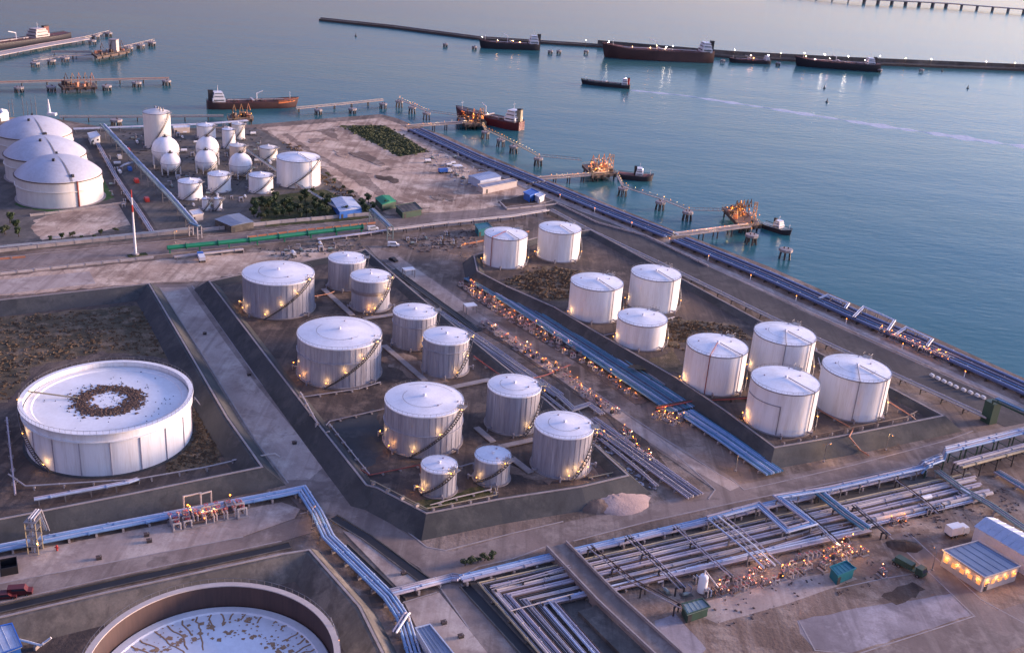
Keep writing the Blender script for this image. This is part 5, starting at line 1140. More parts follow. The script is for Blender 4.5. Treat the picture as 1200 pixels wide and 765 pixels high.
# ================================================================== TREES
def leaf_crown(seed, rx, rz, zc, n, size):
    r = random.Random(seed); b = MB(); cl = []
    for i in range(9):
        a = r.uniform(0, 6.28); f = r.uniform(0, .75); cl.append((rx*f*cos(a), rx*f*sin(a), zc+rz*r.uniform(-.6, .75), r.uniform(.30, .55)*rx))
    for i in range(n):
        x, y, z, q = cl[i % len(cl)]; d = np.array([r.gauss(0, 1) for _ in range(3)]); d /= np.linalg.norm(d); d *= q*r.uniform(.55, 1.05)
        p = np.array([x, y, z])+d*np.array([1, 1, .8]); s_ = size*r.uniform(.6, 1.3)
        u = np.array([r.gauss(0, 1) for _ in range(3)]); u /= np.linalg.norm(u); v = np.cross(u, d+1e-3); v /= np.linalg.norm(v)
        b.add([p-u*s_, p+v*s_*.6, p+u*s_, p-v*s_*.6], [(0, 1, 2, 3)])
    return b
def tree_proto(seed, h, rx, m):
    t = bpy.data.objects.new('tree', None); col.objects.link(t); ORG[t] = np.zeros(3); r = random.Random(seed)
    tr = MB().tube([(0, 0, -.1), (.1, .05, h*.25), (0, .1, h*.5), (.05, 0, h*.8)], .22, 7, .06)
    for i in range(5):
        a = r.uniform(0, 6.28); z = h*r.uniform(.3, .6); tr.tube([(0, 0, z), (rx*.5*cos(a), rx*.5*sin(a), z+h*.18)], .09, 5, .03)
    tr.build('trunk', 'trunk', t)
    leaf_crown(seed, rx, h*.34, h*.62, 620, .32).build('crown', m, t, smooth=False)
    return t
TP = [tree_proto(1, 4.6, 2.1, 'leaf_dark'), tree_proto(2, 3.8, 2.3, 'leaf_olive'), tree_proto(3, 5.4, 1.9, 'leaf_dark')]
tu = [False]*3
def tree(k, px, label, group, sc=1.0):
    q = G(*px)
    if tu[k]: o = copy_tree(TP[k])
    else: o = TP[k]; tu[k] = True
    o.location = (float(q[0]), float(q[1]), 0.0); o.rotation_euler = (0, 0, rs.uniform(0, 6.28)); o.scale = (sc, sc, sc)
    tag(o, label, 'tree', group)
for i in range(11):
    for j in range(3):
        px = (300+i*8.4+rs.uniform(-3, 3), 242+j*7-i*.45+rs.uniform(-2.5, 2.5))
        tree(rs.choice((0, 0, 1, 2)), px, nth(i)+' tree from the left in the %s row of the grove by the upper road' % ('back', 'middle', 'front')[j], 'grove beside the upper road', rs.uniform(.75, 1.35))
for i, px in enumerate(sorted(((415, 250), (425, 243), (432, 238), (438, 246), (428, 252), (404, 253), (446, 240), (452, 244)))):
    tree(rs.choice((0, 2, 1)), px, nth(i)+' tree from the left beside the blue ended shed and the pipe gantry', 'trees by the blue ended shed', rs.uniform(.8, 1.1))
for i, px in enumerate(sorted(((12, 262), (18, 270), (6, 275), (22, 278)))): tree(rs.choice((0, 1)), px, nth(i)+' bush from the left at the left edge below the domed tanks', 'bushes below the domed tanks', rs.uniform(.8, 1.2))
for i, px in enumerate(sorted(((352, 222), (366, 226), (392, 214), (402, 222), (411, 229), (318, 226), (300, 227), (372, 200), (384, 207)))): tree(1, px, nth(i)+' scrub bush from the left along the pipe run to the gantry', 'scrub bushes along the pipe run', rs.uniform(.45, .75))
for i, px in enumerate(sorted(((545, 663), (552, 661), (560, 659), (568, 657), (577, 655)))): tree(1, px, nth(i)+' scrub bush from the left on the verge of the cross road corner', 'verge scrub at the cross road', rs.uniform(.4, .6))
for i, px in enumerate(sorted(((60, 284), (72, 281), (95, 282), (110, 281), (118, 276), (136, 272), (85, 278)))): tree(rs.choice((0, 1)), px, nth(i)+' bush from the left behind the upper road wall at the left', 'bushes behind the left wall', rs.uniform(.4, .7))

# ================================================================== SHIPS
def ship(label, stern, bow, beam, free, hullm, deckm='deck_red', house=.10, house_at=.06, hh=7.0, funnel='dark_steel', lamps=(), bowm=None, cat='ship', name='tanker', cargo=True, mast=True, low=None, housem='white_paint'):
    A, B = G(*stern, SEA), G(*bow, SEA); d = (B-A)[:2]; L = hypot(*d); hd = atan2(d[1], d[0])
    t = thing(name, label, cat, (A[0], A[1], SEA)); u = np.array([cos(hd), sin(hd), 0]); v = np.array([-sin(hd), cos(hd), 0])
    at = lambda x, y, z: A+u*x+v*y+np.array([0, 0, z])
    st = [(0, .62, .15), (.05, .86, .08), (.14, 1, 0), (.5, 1, 0), (.78, 1, .04), (.88, .80, .16), (.95, .46, .30), (1.0, .05, .40)]
    rows = []
    for f, w, s_ in st:
        rk = .03*L*(f > .9)*(f-.9)*10
        rows.append([at(f*L-rk, -beam/2*w*.82, -1.5), at(f*L, -beam/2*w, 0.3), at(f*L+rk, -beam/2*w, free*(1+s_)), at(f*L+rk, beam/2*w, free*(1+s_)), at(f*L, beam/2*w, .3), at(f*L-rk, beam/2*w*.82, -1.5)])
    n = len(rows); vs = [p for r in rows for p in r]
    fs = [(i*6+j, (i+1)*6+j, (i+1)*6+j+1, i*6+j+1) for i in range(n-1) for j in range(5) if j != 2]
    fs += [(0, 1, 2, 3, 4, 5), tuple((n-1)*6+j for j in (5, 4, 3, 2, 1, 0))]
    hl = MB().add(vs, fs).build('hull', hullm, t)
    MB().add(vs, [(i*6+2, (i+1)*6+2, (i+1)*6+3, i*6+3) for i in range(n-1)]).build('deck', deckm, t)
    if low:
        MB().add([p+np.array([0, 0, 0])+(p-at(L*.5, 0, 0))*np.array([.002, .002, 0])*0+v*(.06 if j > 1 else -.06) for r in rows for j, p in enumerate((r[0], r[1], r[4], r[5]))], [(i*4+j, (i+1)*4+j, (i+1)*4+j+1, i*4+j+1) for i in range(n-1) for j in (0, 2)]).build('boot_topping', low, hl)
    # bulwark
    for sd in (2, 3):
        MB().tube([r[sd]+np.array([0, 0, .45]) for r in rows], .22 if L > 50 else .14, 4).build('bulwark', hullm, hl)
    if bowm:
        vv = [p+v*(.08 if j > 0 else -.08) for r in rows[4:] for j, p in enumerate((r[1]*.35+r[2]*.65, r[2], r[3], r[4]*.35+r[3]*.65))]
        MB().add([p+np.array([0, 0, .25]) for p in vv], [(i*4+j, (i+1)*4+j, (i+1)*4+j+1, i*4+j+1) for i in range(3) for j in (0, 1, 2)]).build('bow_band', bowm, hl)
    # deckhouse in three tiers
    hx = L*(house_at+house/2); z = free
    for k in range(3):
        ln = L*house*(1-.16*k); wd = beam*(.86-.10*k); hz = hh*(.42, .33, .25)[k]
        p = at(hx, 0, z+hz/2); dk = MB().box(p, (ln, wd, hz-.002), hd).build('deckhouse', housem, t, smooth=False)
        for sd in (-1, 1):
            q = at(hx, sd*(wd/2+.03), z+hz*.6); MB().box(q, (ln*.8, .08, hz*.22), hd).build('window_band', 'glass', dk, smooth=False)
            q = at(hx+sd*(ln/2+.03), 0, z+hz*.6); MB().box(q, (.08, wd*.8, hz*.22), hd).build('window_band', 'glass', dk, smooth=False)
        z += hz
    fp = at(L*max(.02, house_at-.01), 0, free); fn = MB()
    fn.box(fp+np.array([0, 0, hh*.55]), (L*house*.35, beam*.22, hh*1.1), hd); fn.build('funnel', funnel, t, smooth=False)
    MB().box(fp+np.array([0, 0, hh*1.14]), (L*house*.38, beam*.24, hh*.10), hd).build('funnel_cap', 'black', t, smooth=False)
    if mast:
        for x, hz, zz in ((hx, hh*.7, z), (L*.93, hh*.75, free*1.3)):
            p = at(x, 0, zz); m_ = MB().tube([p-np.array([0, 0, .5]), p+np.array([0, 0, hz])], .22 if L > 40 else .12, 6, .08); m_.tube([p+v*beam*.15+np.array([0, 0, hz*.7]), p-v*beam*.15+np.array([0, 0, hz*.7])], .08, 4)
            m_.build('mast', 'white_paint', t)
    if cargo:
        x0, x1 = L*(house_at+house+.04), L*.86
        for y in (-.14, -.05, .05, .14):
            MB().tube([at(x0, y*beam, free+.9), at(x1, y*beam, free+.9)], max(.18, beam*.018), 6).build('deck_pipe', 'pipe_pale' if y > 0 else 'brown_steel', t)
        for f in (.30, .45, .60, .75):
            MB().box(at(L*f, 0, free+.55), (1.0, beam*.5, .9), hd).build('pipe_saddle', 'brown_steel', t, smooth=False)
            for sd in (-.3, .3):
                MB().cyl(at(L*f+2, sd*beam, free-.1), beam*.05, .9, 10).build('tank_hatch', 'deck_red', t)
        mx = L*.5
        MB().box(at(mx, 0, free+1.4), (1.4, beam*.9, .4), hd).build('manifold', 'pipe_pale', t, smooth=False)
        p = at(mx+3, 0, free)
        MB().tube([p, p+np.array([0, 0, hh*.8]), p+u*L*.07+np.array([0, 0, hh*1.05])], .3 if L > 50 else .15, 6).build('deck_crane', 'white_paint', t)
        for sd in (-1, 1):
            for f in (.2, .9): MB().box(at(L*f, sd*beam*.34, free+.4), (1.2, .8, .8), hd).build('winch', 'dark_steel', t, smooth=False)
    for f, y, zz, lm, r in lamps: bulb(t, at(f*L, y*beam, free+zz), lm, r)
    return t
WL, PL, OL = 'ship_lamp_white', 'ship_lamp_pink', 'ship_lamp_orange'
ship('black hulled tanker with a white bridge, left end of the far pier', (632, 59), (563, 56), 9, 5.6, 'hull_dark', house=.15, house_at=.03, hh=8, lamps=((.45, -.2, 2.0, OL, .55), (.72, 0, 2.0, OL, .5), (.35, .3, 1.5, OL, .45), (.98, 0, 4, WL, .3)))
ship('largest tanker, maroon and black, moored at the far pier', (834, 73), (708, 67), 17, 9.5, 'hull_brown', house=.09, house_at=.03, hh=9, low='hull_maroon', funnel='black', lamps=((.45, .2, 3, WL, .8), (.52, -.2, 3, OL, .7), (.38, 0, 4, WL, .7), (.97, 0, 5, WL, .6), (.1, .3, 6, PL, .55), (.60, .3, 2, OL, .45), (.75, 0, 1.5, OL, .4)))
ship('low dark barge between two larger tankers at the far pier', (902, 75), (855, 73), 8, 3.2, 'hull_dark', house=.10, house_at=.04, hh=4, lamps=((.5, 0, 4, PL, .5), (.45, .3, 2, OL, .4), (.06, 0, 5, WL, .35)))
ship('black tanker with bright deck lights, right end of the far pier', (1030, 84), (933, 77), 13, 6.5, 'hull_dark', house=.09, house_at=.08, hh=6, lamps=((.68, 0, 6, WL, .95), (.40, 0, 6, WL, .95), (.9, 0, 3, OL, .5), (.8, .3, 1.5, PL, .5), (.2, .2, 4, PL, .45), (.62, .2, 3, PL, .5)))
ship('small dark coaster under way trailing a wake', (738, 104), (682, 98), 7, 2.6, 'hull_dark', 'deck_green', house=.12, house_at=.05, hh=5, funnel='red_paint', lamps=((.1, 0, 5.6, PL, .3),), name='coaster')
ship('red decked tanker with an orange bow at the plant mooring', (243, 127), (347, 125), 10, 4.2, 'hull_brown', house=.14, house_at=.05, hh=6.5, bowm='orange_paint', low='hull_maroon')
ship('maroon tanker with a yellow funnel at the first jetty', (611, 153), (536, 137), 11, 5.0, 'hull_maroon', 'hull_brown', house=.16, house_at=.05, hh=7.5, funnel='pipe_yellow', lamps=((.12, .2, 6, WL, .35), (.04, -.3, 2, OL, .35), (.5, .2, 2, OL, .35)))
ship('dark workboat with white mast at the second jetty', (724, 208), (764, 212), 7, 2.6, 'hull_dark', 'deck_red', house=.22, house_at=.50, hh=4.2, cargo=False, name='workboat', lamps=((.7, .2, 3.2, PL, .25),))
ship('grey workboat with a white mast at the last jetty', (894, 266), (926, 276), 5.5, 2.2, 'hull_dark', 'pipe_sage', house=.24, house_at=.42, hh=3.6, cargo=False, name='workboat')
ship('tanker with a reddish bridge behind the far left pier', (80, 45), (-40, 62), 12, 4.5, 'hull_dark', house=.14, house_at=.24, hh=7, funnel='deck_red', housem='pipe_pale')
# the wake: two low ridges, the foamy one painted pale with the sky's sheen
for nm, pts, w, h, m in (('boat_wake', [(740, 106), (800, 112), (900, 127), (1020, 146), (1200, 172), (1330, 192)], 14.0, .22, 'foam_sheen'), ('boat_wake', [(740, 103), (820, 108), (1000, 123), (1200, 146), (1330, 162)], 1.2, -.0, 'water')):
    P = GP(pts, SEA); b = MB(); n = 160; rows = []
    tot = along(P, 2.2)
    for i, (p, hd) in enumerate(tot):
        f = i/len(tot); a = h*(1-.5*f)*(1+.35*sin(i*.9)+.2*sin(i*.37)); nn = np.array([-sin(hd), cos(hd), 0]); ww = w*(.35+1.1*f)*(.40*(1+.5*sin(i*.23)+.45*sin(i*.71)) if m == 'foam_sheen' else 1.0)
        rows.append([(*(p+nn*ww)[:2], SEA-.02), (*(p+nn*ww*.25)[:2], SEA+max(.05, a)), (*(p-nn*ww*.2)[:2], SEA+max(.04, a*.7)), (*(p-nn*ww)[:2], SEA-.02)])
    vs = [q for r in rows for q in r]; b.add(vs, [(i*4+j, i*4+j+1, (i+1)*4+j+1, (i+1)*4+j) for i in range(len(rows)-1) for j in range(3)])
    tag(b.build(nm, m), 'long low wake ridge trailing the coaster', 'wake', 'wake ridges of the coaster', kind='stuff')

# ================================================================== JETTIES
def dolphin_proto(r, h, lit):
    t = bpy.data.objects.new('mooring_dolphin', None); col.objects.link(t); ORG[t] = np.zeros(3)
    MB().lathe((0, 0, 0), [(.02, -.7), (r, -.7), (r*1.04, -.6), (r*1.04, .5), (r*.94, .6), (.02, .62)], 8).build('cap', 'concrete', t, smooth=False)
    for i in range(6):
        a = 2*pi*i/6; MB().tube([(r*.72*cos(a), r*.72*sin(a), -.6), (r*.95*cos(a), r*.95*sin(a), -h-2.5)], .38, 8).build('pile', 'dark_steel', t)
    for y in (-.8, .8): MB().lathe((.4, y, .6), [(.28, 0), (.2, .35), (.36, .7), (.02, .8)], 8).build('bollard', 'brown_steel', t)
    if lit:
        MB().bar((-r*.6, 0, .5), (-r*.6, 0, 2.8), .1).build('lamp_post', 'steel', t); bulb(t, (-r*.6, 0, 3.0), 'lamp_warm', .26)
    return t
DP = [dolphin_proto(2.7, 4.0, True), dolphin_proto(2.7, 4.0, False)]
du = [False, False]
DZ = 0.2
def dolphin(px, label, group, lit=True, sc=1.0, z=None):
    z = DZ if z is None else z; k = 0 if lit else 1; q = G(*px, z)
    if du[k]: o = copy_tree(DP[k])
    else: o = DP[k]; du[k] = True
    o.location = (float(q[0]), float(q[1]), z); o.rotation_euler = (0, 0, rs.uniform(0, 6)); o.scale = (sc, sc, 1.0)
    tag(o, label, 'dolphin', group)
def catwalk(label, pts, w=1.1, lamps=0, group=None, z=DZ, piles=True, m='concrete'):
    P = GP(pts, z+.7); t = thing('catwalk', label, 'walkway', (*P[0][:2], z), group)
    MB().sweep(P, [(-w/2, z+.5), (-w/2, z+.75), (w/2, z+.75), (w/2, z+.5)]).build('deck', m, t, smooth=False)
    for sd in (-1, 1):
        e = offs(P, sd*w/2); MB().tube([(p[0], p[1], z+1.8) for p in e], .07, 4).build('handrail', m, t)
        b = MB()
        for p, h in along(e, 2.5): b.bar((p[0], p[1], z+.7), (p[0], p[1], z+1.8), .07)
        b.build('rail_post', m, t)
    if lamps:
        for p, h in along(P, lamps, lamps*.3): bulb(t, (p[0], p[1], z+2.4), rs.choice(('lamp_white', 'lamp_warm')), .24, watts=0)
    return t
def trestle(label, pts, w=3.2, z=DZ, lamps=4.0, pipes=3, pile=9.0, lm=('lamp_warm', 'lamp_white', 'lamp_orange'), m='concrete', name='jetty_trestle'):
    P = GP(pts, z); t = thing(name, label, 'jetty', (*P[0][:2], z))
    dk = MB().sweep(P, [(-w/2, z-.6), (-w/2, z), (w/2, z), (w/2, z-.6)]).build('deck', m, t, smooth=False)
    for k in range(pipes):
        q = [(p[0], p[1], p[2]+.5) for p in offs(P, w/2-.5-k*.55)]; MB().tube(q, .2, 6).build('pipe', ('pipe_pale', 'pipe_orange', 'pipe_grey')[k % 3], t)
    for p, h in along(P, pile, 2.0):
        for sd in (-1, 1):
            q = p+np.array([-sin(h), cos(h), 0])*sd*w*.4; MB().cyl((q[0], q[1], SEA-2), .3, z-SEA+1.5, 8).build('pile', 'dark_steel', t)
        MB().box((p[0], p[1], z-.85), (.6, w*1.05, .5), h).build('pile_cap', 'dark_concrete', t, smooth=False)
    e = offs(P, -w/2+.1); b = MB()
    for p, h in along(e, 2.5): b.bar((p[0], p[1], z-.05), (p[0], p[1], z+1.1), .08)
    b.tube([(p[0], p[1], z+1.1) for p in e], .06, 4); b.build('handrail', 'pipe_yellow', t)
    if lamps:
        for p, h in along(e, lamps*1.3, 1.0):
            if rs.random() < .8: bulb(t, (p[0], p[1], z+1.7+rs.uniform(-.3, .4)), rs.choice(lm), rs.uniform(.16, .30), watts=(0 if rs.random() < .6 else 3.0))
    return t
def platform(label, corners, lm, z=DZ, arms=3, tower=True, n_lamps=10, seed=1, cabin=None):
    P = GP(corners, z); c = sum(P)/len(P); r = random.Random(seed); t = thing('loading_platform', label, 'jetty', (c[0], c[1], z))
    MB().prism(P, z-1.6, z+.02).build('deck', 'brown_steel', t, smooth=False)
    nP = len(P)
    pt = lambda a, b: (P[0]*(1-a)+P[1]*a)*(1-b)+(P[3]*(1-a)+P[2]*a)*b
    for a in (.08, .5, .92):
        for b in (.1, .9):
            q = pt(a, b); MB().cyl((q[0], q[1], SEA-2), .45, z-SEA+1.2, 8).build('pile', 'dark_steel', t)
    for i in range(arms):           # loading arms: riser, inboard arm, outboard arm
        q = pt((i+.7)/(arms+.4), .5)
        ar = MB().tube([q, q+np.array([0, 0, 5.0]), q+np.array([.8, .5, 8.2]), q+np.array([1.6, 1.6, 4.0])], .24, 8).build('loading_arm', r.choice(('brown_steel', 'rust_light', 'pipe_orange')), t)
        MB().box(q+np.array([.0, 0, 5.0]), (.9, .7, .8)).build('counterweight', 'brown_steel', ar, smooth=False)
    for i in range(14):
        q = pt(r.uniform(.1, .9), r.uniform(.12, .88)); k = MB()
        k.tube([q, q+np.array([0, 0, r.uniform(1, 2.2)]), q+np.array([r.uniform(-2, 2), r.uniform(-2, 2), 1.2]), ], .18, 6); k.build('pipe', r.choice(('rust_light', 'pipe_orange', 'brown_steel', 'brown_steel', 'rust')), t)
    for i in range(9):
        q = pt(r.uniform(.06, .94), r.uniform(.12, .88)); hq = r.uniform(1.2, 3.2); MB().box(q+np.array([0, 0, hq/2]), (r.uniform(1.4, 3.0), r.uniform(1.2, 2.2), hq), r.uniform(0, 3)).build('equipment_box', r.choice(('brown_steel', 'rust', 'brown_steel', 'pipe_orange', 'dark_steel')), t, smooth=False)
    if tower:
        q = pt(.88, .75); tw = MB()
        for i in (-1, 1):
            for j in (-1, 1): tw.bar(q+np.array([i*.8, j*.8, 0]), q+np.array([i*.6, j*.6, 9.0]), .18)
        for zz in (2, 4, 6, 8, 9): tw.box(q+np.array([0, 0, zz]), (1.9, 1.9, .12))
        tw.build('gangway_tower', 'rust_light', t)
    if cabin:
        q = pt(.6, .5); MB().box(q+np.array([0, 0, 4.5]), (6, 6, 9)).build('tower_house', cabin, t, smooth=False); MB().box(q+np.array([0, 0, 9.3]), (6.6, 6.6, .5)).build('tower_roof', 'concrete', t, smooth=False)
    b = MB()
    for i in range(nP):
        for p, h in along([P[i], P[(i+1) % nP]], 2.2): b.bar((p[0], p[1], z), (p[0], p[1], z+1.1), .08)
        b.tube([P[i]+np.array([0, 0, 1.1]), P[(i+1) % nP]+np.array([0, 0, 1.1])], .06, 4)
    b.build('guard_rail', 'pipe_yellow', t)
    for i in range(int(n_lamps*1.7)):
        q = pt(r.uniform(.03, .97), r.uniform(.05, .95)); bulb(t, q+np.array([0, 0, r.uniform(1.2, 4.5)]), r.choice(lm), r.uniform(.22, .36), watts=(0 if i % 2 else 4.5))
    fm = [pt(a, 1.0)+np.array([0, 0, -1.2]) for a in (.15, .4, .65, .9)]
    for q in fm: MB().box(q, (1.2, .8, 1.8), HB).build('fender', 'tyre', t, smooth=False)
    return t
# first jetty
trestle('first jetty trestle, leading to the maroon tanker', [(476, 148), (520, 145), (552, 143)])
platform('lit loading platform of the first jetty beside the maroon tanker', [(536, 138), (562, 137), (570, 145), (545, 146)], ('lamp_warm', 'lamp_orange', 'lamp_orange'), seed=3)
for px, w in (((468, 119), 'outermost left of the first jetty'), ((483, 126), 'second from the left of the first jetty'), ((500, 133), 'third from the left of the first jetty'),
              ((569, 155), 'nearest the loading platform, right of the first jetty'), ((587, 164), 'second right of the first jetty'), ((602, 172), 'third right of the first jetty'), ((631, 186), 'outermost right of the first jetty')):
    dolphin(px, 'mooring dolphin '+w, 'dolphins of the first jetty')
catwalk('pale catwalk over the left dolphins of the first jetty', [(468, 117), (483, 123), (500, 131)], lamps=3.5)
catwalk('thin catwalk from the left dolphins to the first platform', [(502, 131), (538, 136)], .7)
catwalk('lamp lined catwalk over the right dolphins of the first jetty', [(566, 147), (569, 152), (602, 168), (631, 183)], lamps=4.0, m='pipe_yellow')
catwalk('thin catwalk linking the first jetty to the second platform', [(633, 183), (682, 188)], .7)
# second jetty
trestle('second jetty trestle, lined with white lamps', [(630, 209), (670, 206), (712, 203)], lamps=2.6, lm=('lamp_white', 'lamp_warm'))
platform('lit loading platform of the second jetty beside the dark workboat', [(682, 193), (708, 190), (724, 203), (694, 206)], ('lamp_warm', 'lamp_orange', 'lamp_warm', 'lamp_white'), seed=5, n_lamps=16, arms=4)
for px, w in (((730, 221), 'first right of the second jetty'), ((774, 237), 'second right of the second jetty'), ((806, 249), 'outermost right of the second jetty')): dolphin(px, 'mooring dolphin '+w, 'dolphins of the second jetty')
catwalk('lamp lined catwalk over the dolphins of the second jetty', [(724, 206), (730, 219), (774, 233), (806, 246)], lamps=5)
catwalk('thin catwalk linking the second jetty to the last platform', [(808, 246), (848, 247)], .7)
# last jetty
trestle('last jetty trestle, nearest the camera, lined with warm lamps', [(784, 276), (830, 270), (878, 264)], w=3.8, lamps=2.2, lm=('lamp_warm', 'lamp_orange', 'lamp_white'))
platform('lit loading platform of the last jetty beside the grey workboat', [(846, 243), (866, 242), (893, 263), (868, 266)], ('lamp_warm', 'lamp_orange', 'lamp_warm'), seed=8, n_lamps=18, arms=5)
dolphin((881, 276), 'mooring dolphin right under the last platform', 'dolphins of the last jetty', True, 1.15)
dolphin((921, 293), 'mooring dolphin standing alone right of the last jetty', 'dolphins of the last jetty', False, 1.15)
# mooring in front of the red decked tanker
platform('loading platform in front of the red decked tanker', [(266, 136), (294, 134), (297, 139), (268, 142)], ('lamp_warm',), seed=12, n_lamps=2, arms=3, tower=False)
trestle('low trestle running right from the red decked tanker', [(347, 127), (400, 122), (449, 117)], 1.6, z=-1.0, lamps=0, pipes=1, pile=14)
trestle('low trestle along the shore left of the red decked tanker', [(70, 137), (150, 137), (262, 136)], 1.6, z=-1.0, lamps=0, pipes=1, pile=14)
for px, w in (((373, 129), 'nearest the orange bow'), ((413, 128), 'in the middle of the low trestle'), ((449, 122), 'at the right end of the low trestle')): dolphin(px, 'mooring dolphin '+w, 'dolphins of the low trestle', False, 1.0, -1.0)
dolphin((136, 141), 'brown mooring dolphin left of the tall cream tank', None, False, 1.3)
# far left piers
trestle('low far left pier, nearer of two', [(-40, 98), (70, 95), (198, 92)], 2.0, z=-1.0, lamps=0, pipes=2, pile=16)
platform('equipment platform in the middle of the nearer far left pier', [(68, 98), (110, 97), (114, 102), (74, 103)], ('lamp_warm',), seed=21, n_lamps=0, arms=5, tower=False)
for px, w in (((22, 103), 'farthest left'), ((60, 102), 'left of the equipment'), ((125, 101), 'right of the equipment'), ((160, 97), 'second from its tip'), ((195, 95), 'at its tip')): dolphin(px, 'mooring dolphin on the nearer far left pier, '+w, 'dolphins of the nearer far left pier', False, 1.2, -1.0)
trestle('broad pale far left pier reaching in from the edge', [(-40, 70), (0, 63), (52, 53), (100, 45)], 9.0, z=-1.0, lamps=0, pipes=3, pile=16, m='pale_concrete')
trestle('slim upper arm at the tip of the broad far left pier', [(96, 45), (128, 37)], 2.2, z=-1.0, lamps=0, pipes=1, pile=16)
trestle('slim link from the broad pier to the tower platform', [(60, 61), (108, 61)], 2.0, z=-1.0, lamps=0, pipes=2, pile=16)
platform('platform with a tan tower at the far left piers', [(107, 62), (146, 56), (152, 60), (114, 67)], ('lamp_warm',), seed=22, n_lamps=0, arms=3, tower=False, cabin='wall_pale')
trestle('slim left arm of the tower platform', [(38, 71), (80, 65), (108, 64)], 1.8, z=-1.0, lamps=0, pipes=0, pile=18)
trestle('slim right arm of the tower platform', [(146, 55), (180, 47)], 2.2, z=-1.0, lamps=0, pipes=1, pile=18)
for px, w in (((41, 74), 'first of the left arm'), ((60, 71), 'second of the left arm'), ((76, 68), 'third of the left arm'), ((112, 42), 'on the slim upper arm'), ((127, 39), 'at the tip of the upper arm'), ((151, 56), 'first of the right arm'), ((165, 53), 'second of the right arm'), ((178, 50), 'tip of the right arm'), ((108, 48), 'beside the tip of the broad pier')):
    dolphin(px, 'far left mooring dolphin, '+w, 'dolphins of the farther far left piers', False, 1.2, -1.0)
# long far pier behind the moored tankers
fp = trestle('long dark far pier behind the moored tankers', [(375, 22), (460, 31), (560, 44), (700, 53), (860, 66), (1000, 73), (1200, 81), (1420, 92)], 6.0, z=-2.0, lamps=0, pipes=3, pile=14, m='mid_concrete', name='far_pier')
P = GP([(375, 22), (460, 31), (560, 44), (700, 53), (860, 66), (1000, 73), (1200, 81), (1420, 92)], -2.0)
MB().sweep(P, [(-2.9, -4.2), (-2.9, -2.7), (2.9, -2.7), (2.9, -4.2)]).build('crossbeam_wall', 'brown_steel', fp, smooth=False)
MB().sweep(P[:4], [(1.6, -2.0), (1.8, -1.0), (2.6, -1.0), (2.8, -2.0)]).build('parapet', 'brown_steel', fp, smooth=False)
MB().sweep(P[3:], [(1.6, -2.0), (1.8, 2.6), (2.6, 2.6), (2.8, -2.0)]).build('wave_wall', 'mid_concrete', fp, smooth=False)
for i, (x, y) in enumerate(((686, 51), (860, 62), (914, 66), (942, 66), (1030, 69), (1060, 72), (1090, 73), (1154, 76), (1188, 77))):
    q = G(x, y+4, -2.0); MB().bar(q, q+np.array([0, 0, 6]), .3).build('lamp_post', 'dark_steel', fp); bulb(fp, q+np.array([0, 0, 6.3]), ('ship_lamp_white', 'ship_lamp_pink', 'ship_lamp_orange')[i % 3], .45)
for i, (x, y) in enumerate(((522, 52), (556, 55), (645, 60), (655, 60), (687, 60), (847, 71), (912, 74), (1031, 82), (1080, 82))): dolphin((x, y), nth(i)+' small mooring dolphin from the left before the far pier', 'dolphins of the far pier', False, .9, -1.6)
# road bridge in the far distance
bt = thing('far_bridge', 'long bridge on piers in the far distance at the top right', 'bridge', (*G(1010, -3, 0)[:2], SEA))
P = GP([(900, -12, 3), (1010, -1, 3), (1110, 4, 3), (1200, 11, 3), (1400, 26, 3)])
MB().sweep(P, [(-5, 2.0), (-5, 3.4), (5, 3.4), (5, 2.0)]).build('deck', 'concrete', bt, smooth=False)
for p, h in along(P, 26, 4): MB().box((p[0], p[1], (2.0+SEA-2)/2), (2.2, 7, 1.9-SEA+2), h).build('pier', 'concrete', bt, smooth=False)
# marker buoys
for i, (x, y) in enumerate(((966, 104), (969, 120), (1134, 104), (1104, 84), (417, 43))):
    q = G(x, y, SEA); t = thing('buoy', 'dark marker buoy afloat, '+('beyond the wake', 'just above the wake', 'alone at the right', 'close to the far pier', 'alone below the left end of the far pier')[i], 'buoy', (q[0], q[1], SEA))
    MB().lathe((q[0], q[1], SEA), [(.05, -.6), (1.2, -.4), (1.2, .5), (.5, .9), (.25, 2.6), (.02, 2.8)], 12).build('float', 'hull_dark', t)
    MB().cyl((q[0], q[1], SEA+2.6), .3, .6, 8).build('topmark', 'dark_steel', t)
# white craft and masts at the far left shore
hut('white arched hut at the far left shore', [(-4, 131), (8, 129), (10, 133), (-2, 135)], 4.0, 'white_paint', 'white_paint', gable=1.2, name='hut')
for i, x in enumerate((12, 16, 28, 33, 38, 43)):
    q = G(x, 136); t = thing('lattice_mast', ('first', 'second', 'third', 'fourth', 'fifth', 'sixth')[i]+' thin pale mast from the left behind the farthest dome', 'mast', (q[0], q[1], 0), 'masts behind the domed tanks')
    MB().tube([q, q+np.array([0, 0, 9.0+(i % 3)*1.5])], .22, 6, .10).build('pole', 'steel', t); MB().box(q+np.array([0, 0, 7]), (1.6, .2, .2)).build('crossarm', 'steel', t, smooth=False)
q = G(58, 135); t = thing('obelisk_mast', 'white pointed marker at the far left shore', 'mast', (q[0], q[1], 0)); MB().cyl(q, 1.2, 9.5, 8, .25).build('shaft', 'white_paint', t); MB().box(q+np.array([1.5, 0, .7]), (5, 3, 1.4)).build('base', 'white_paint', t, smooth=False)

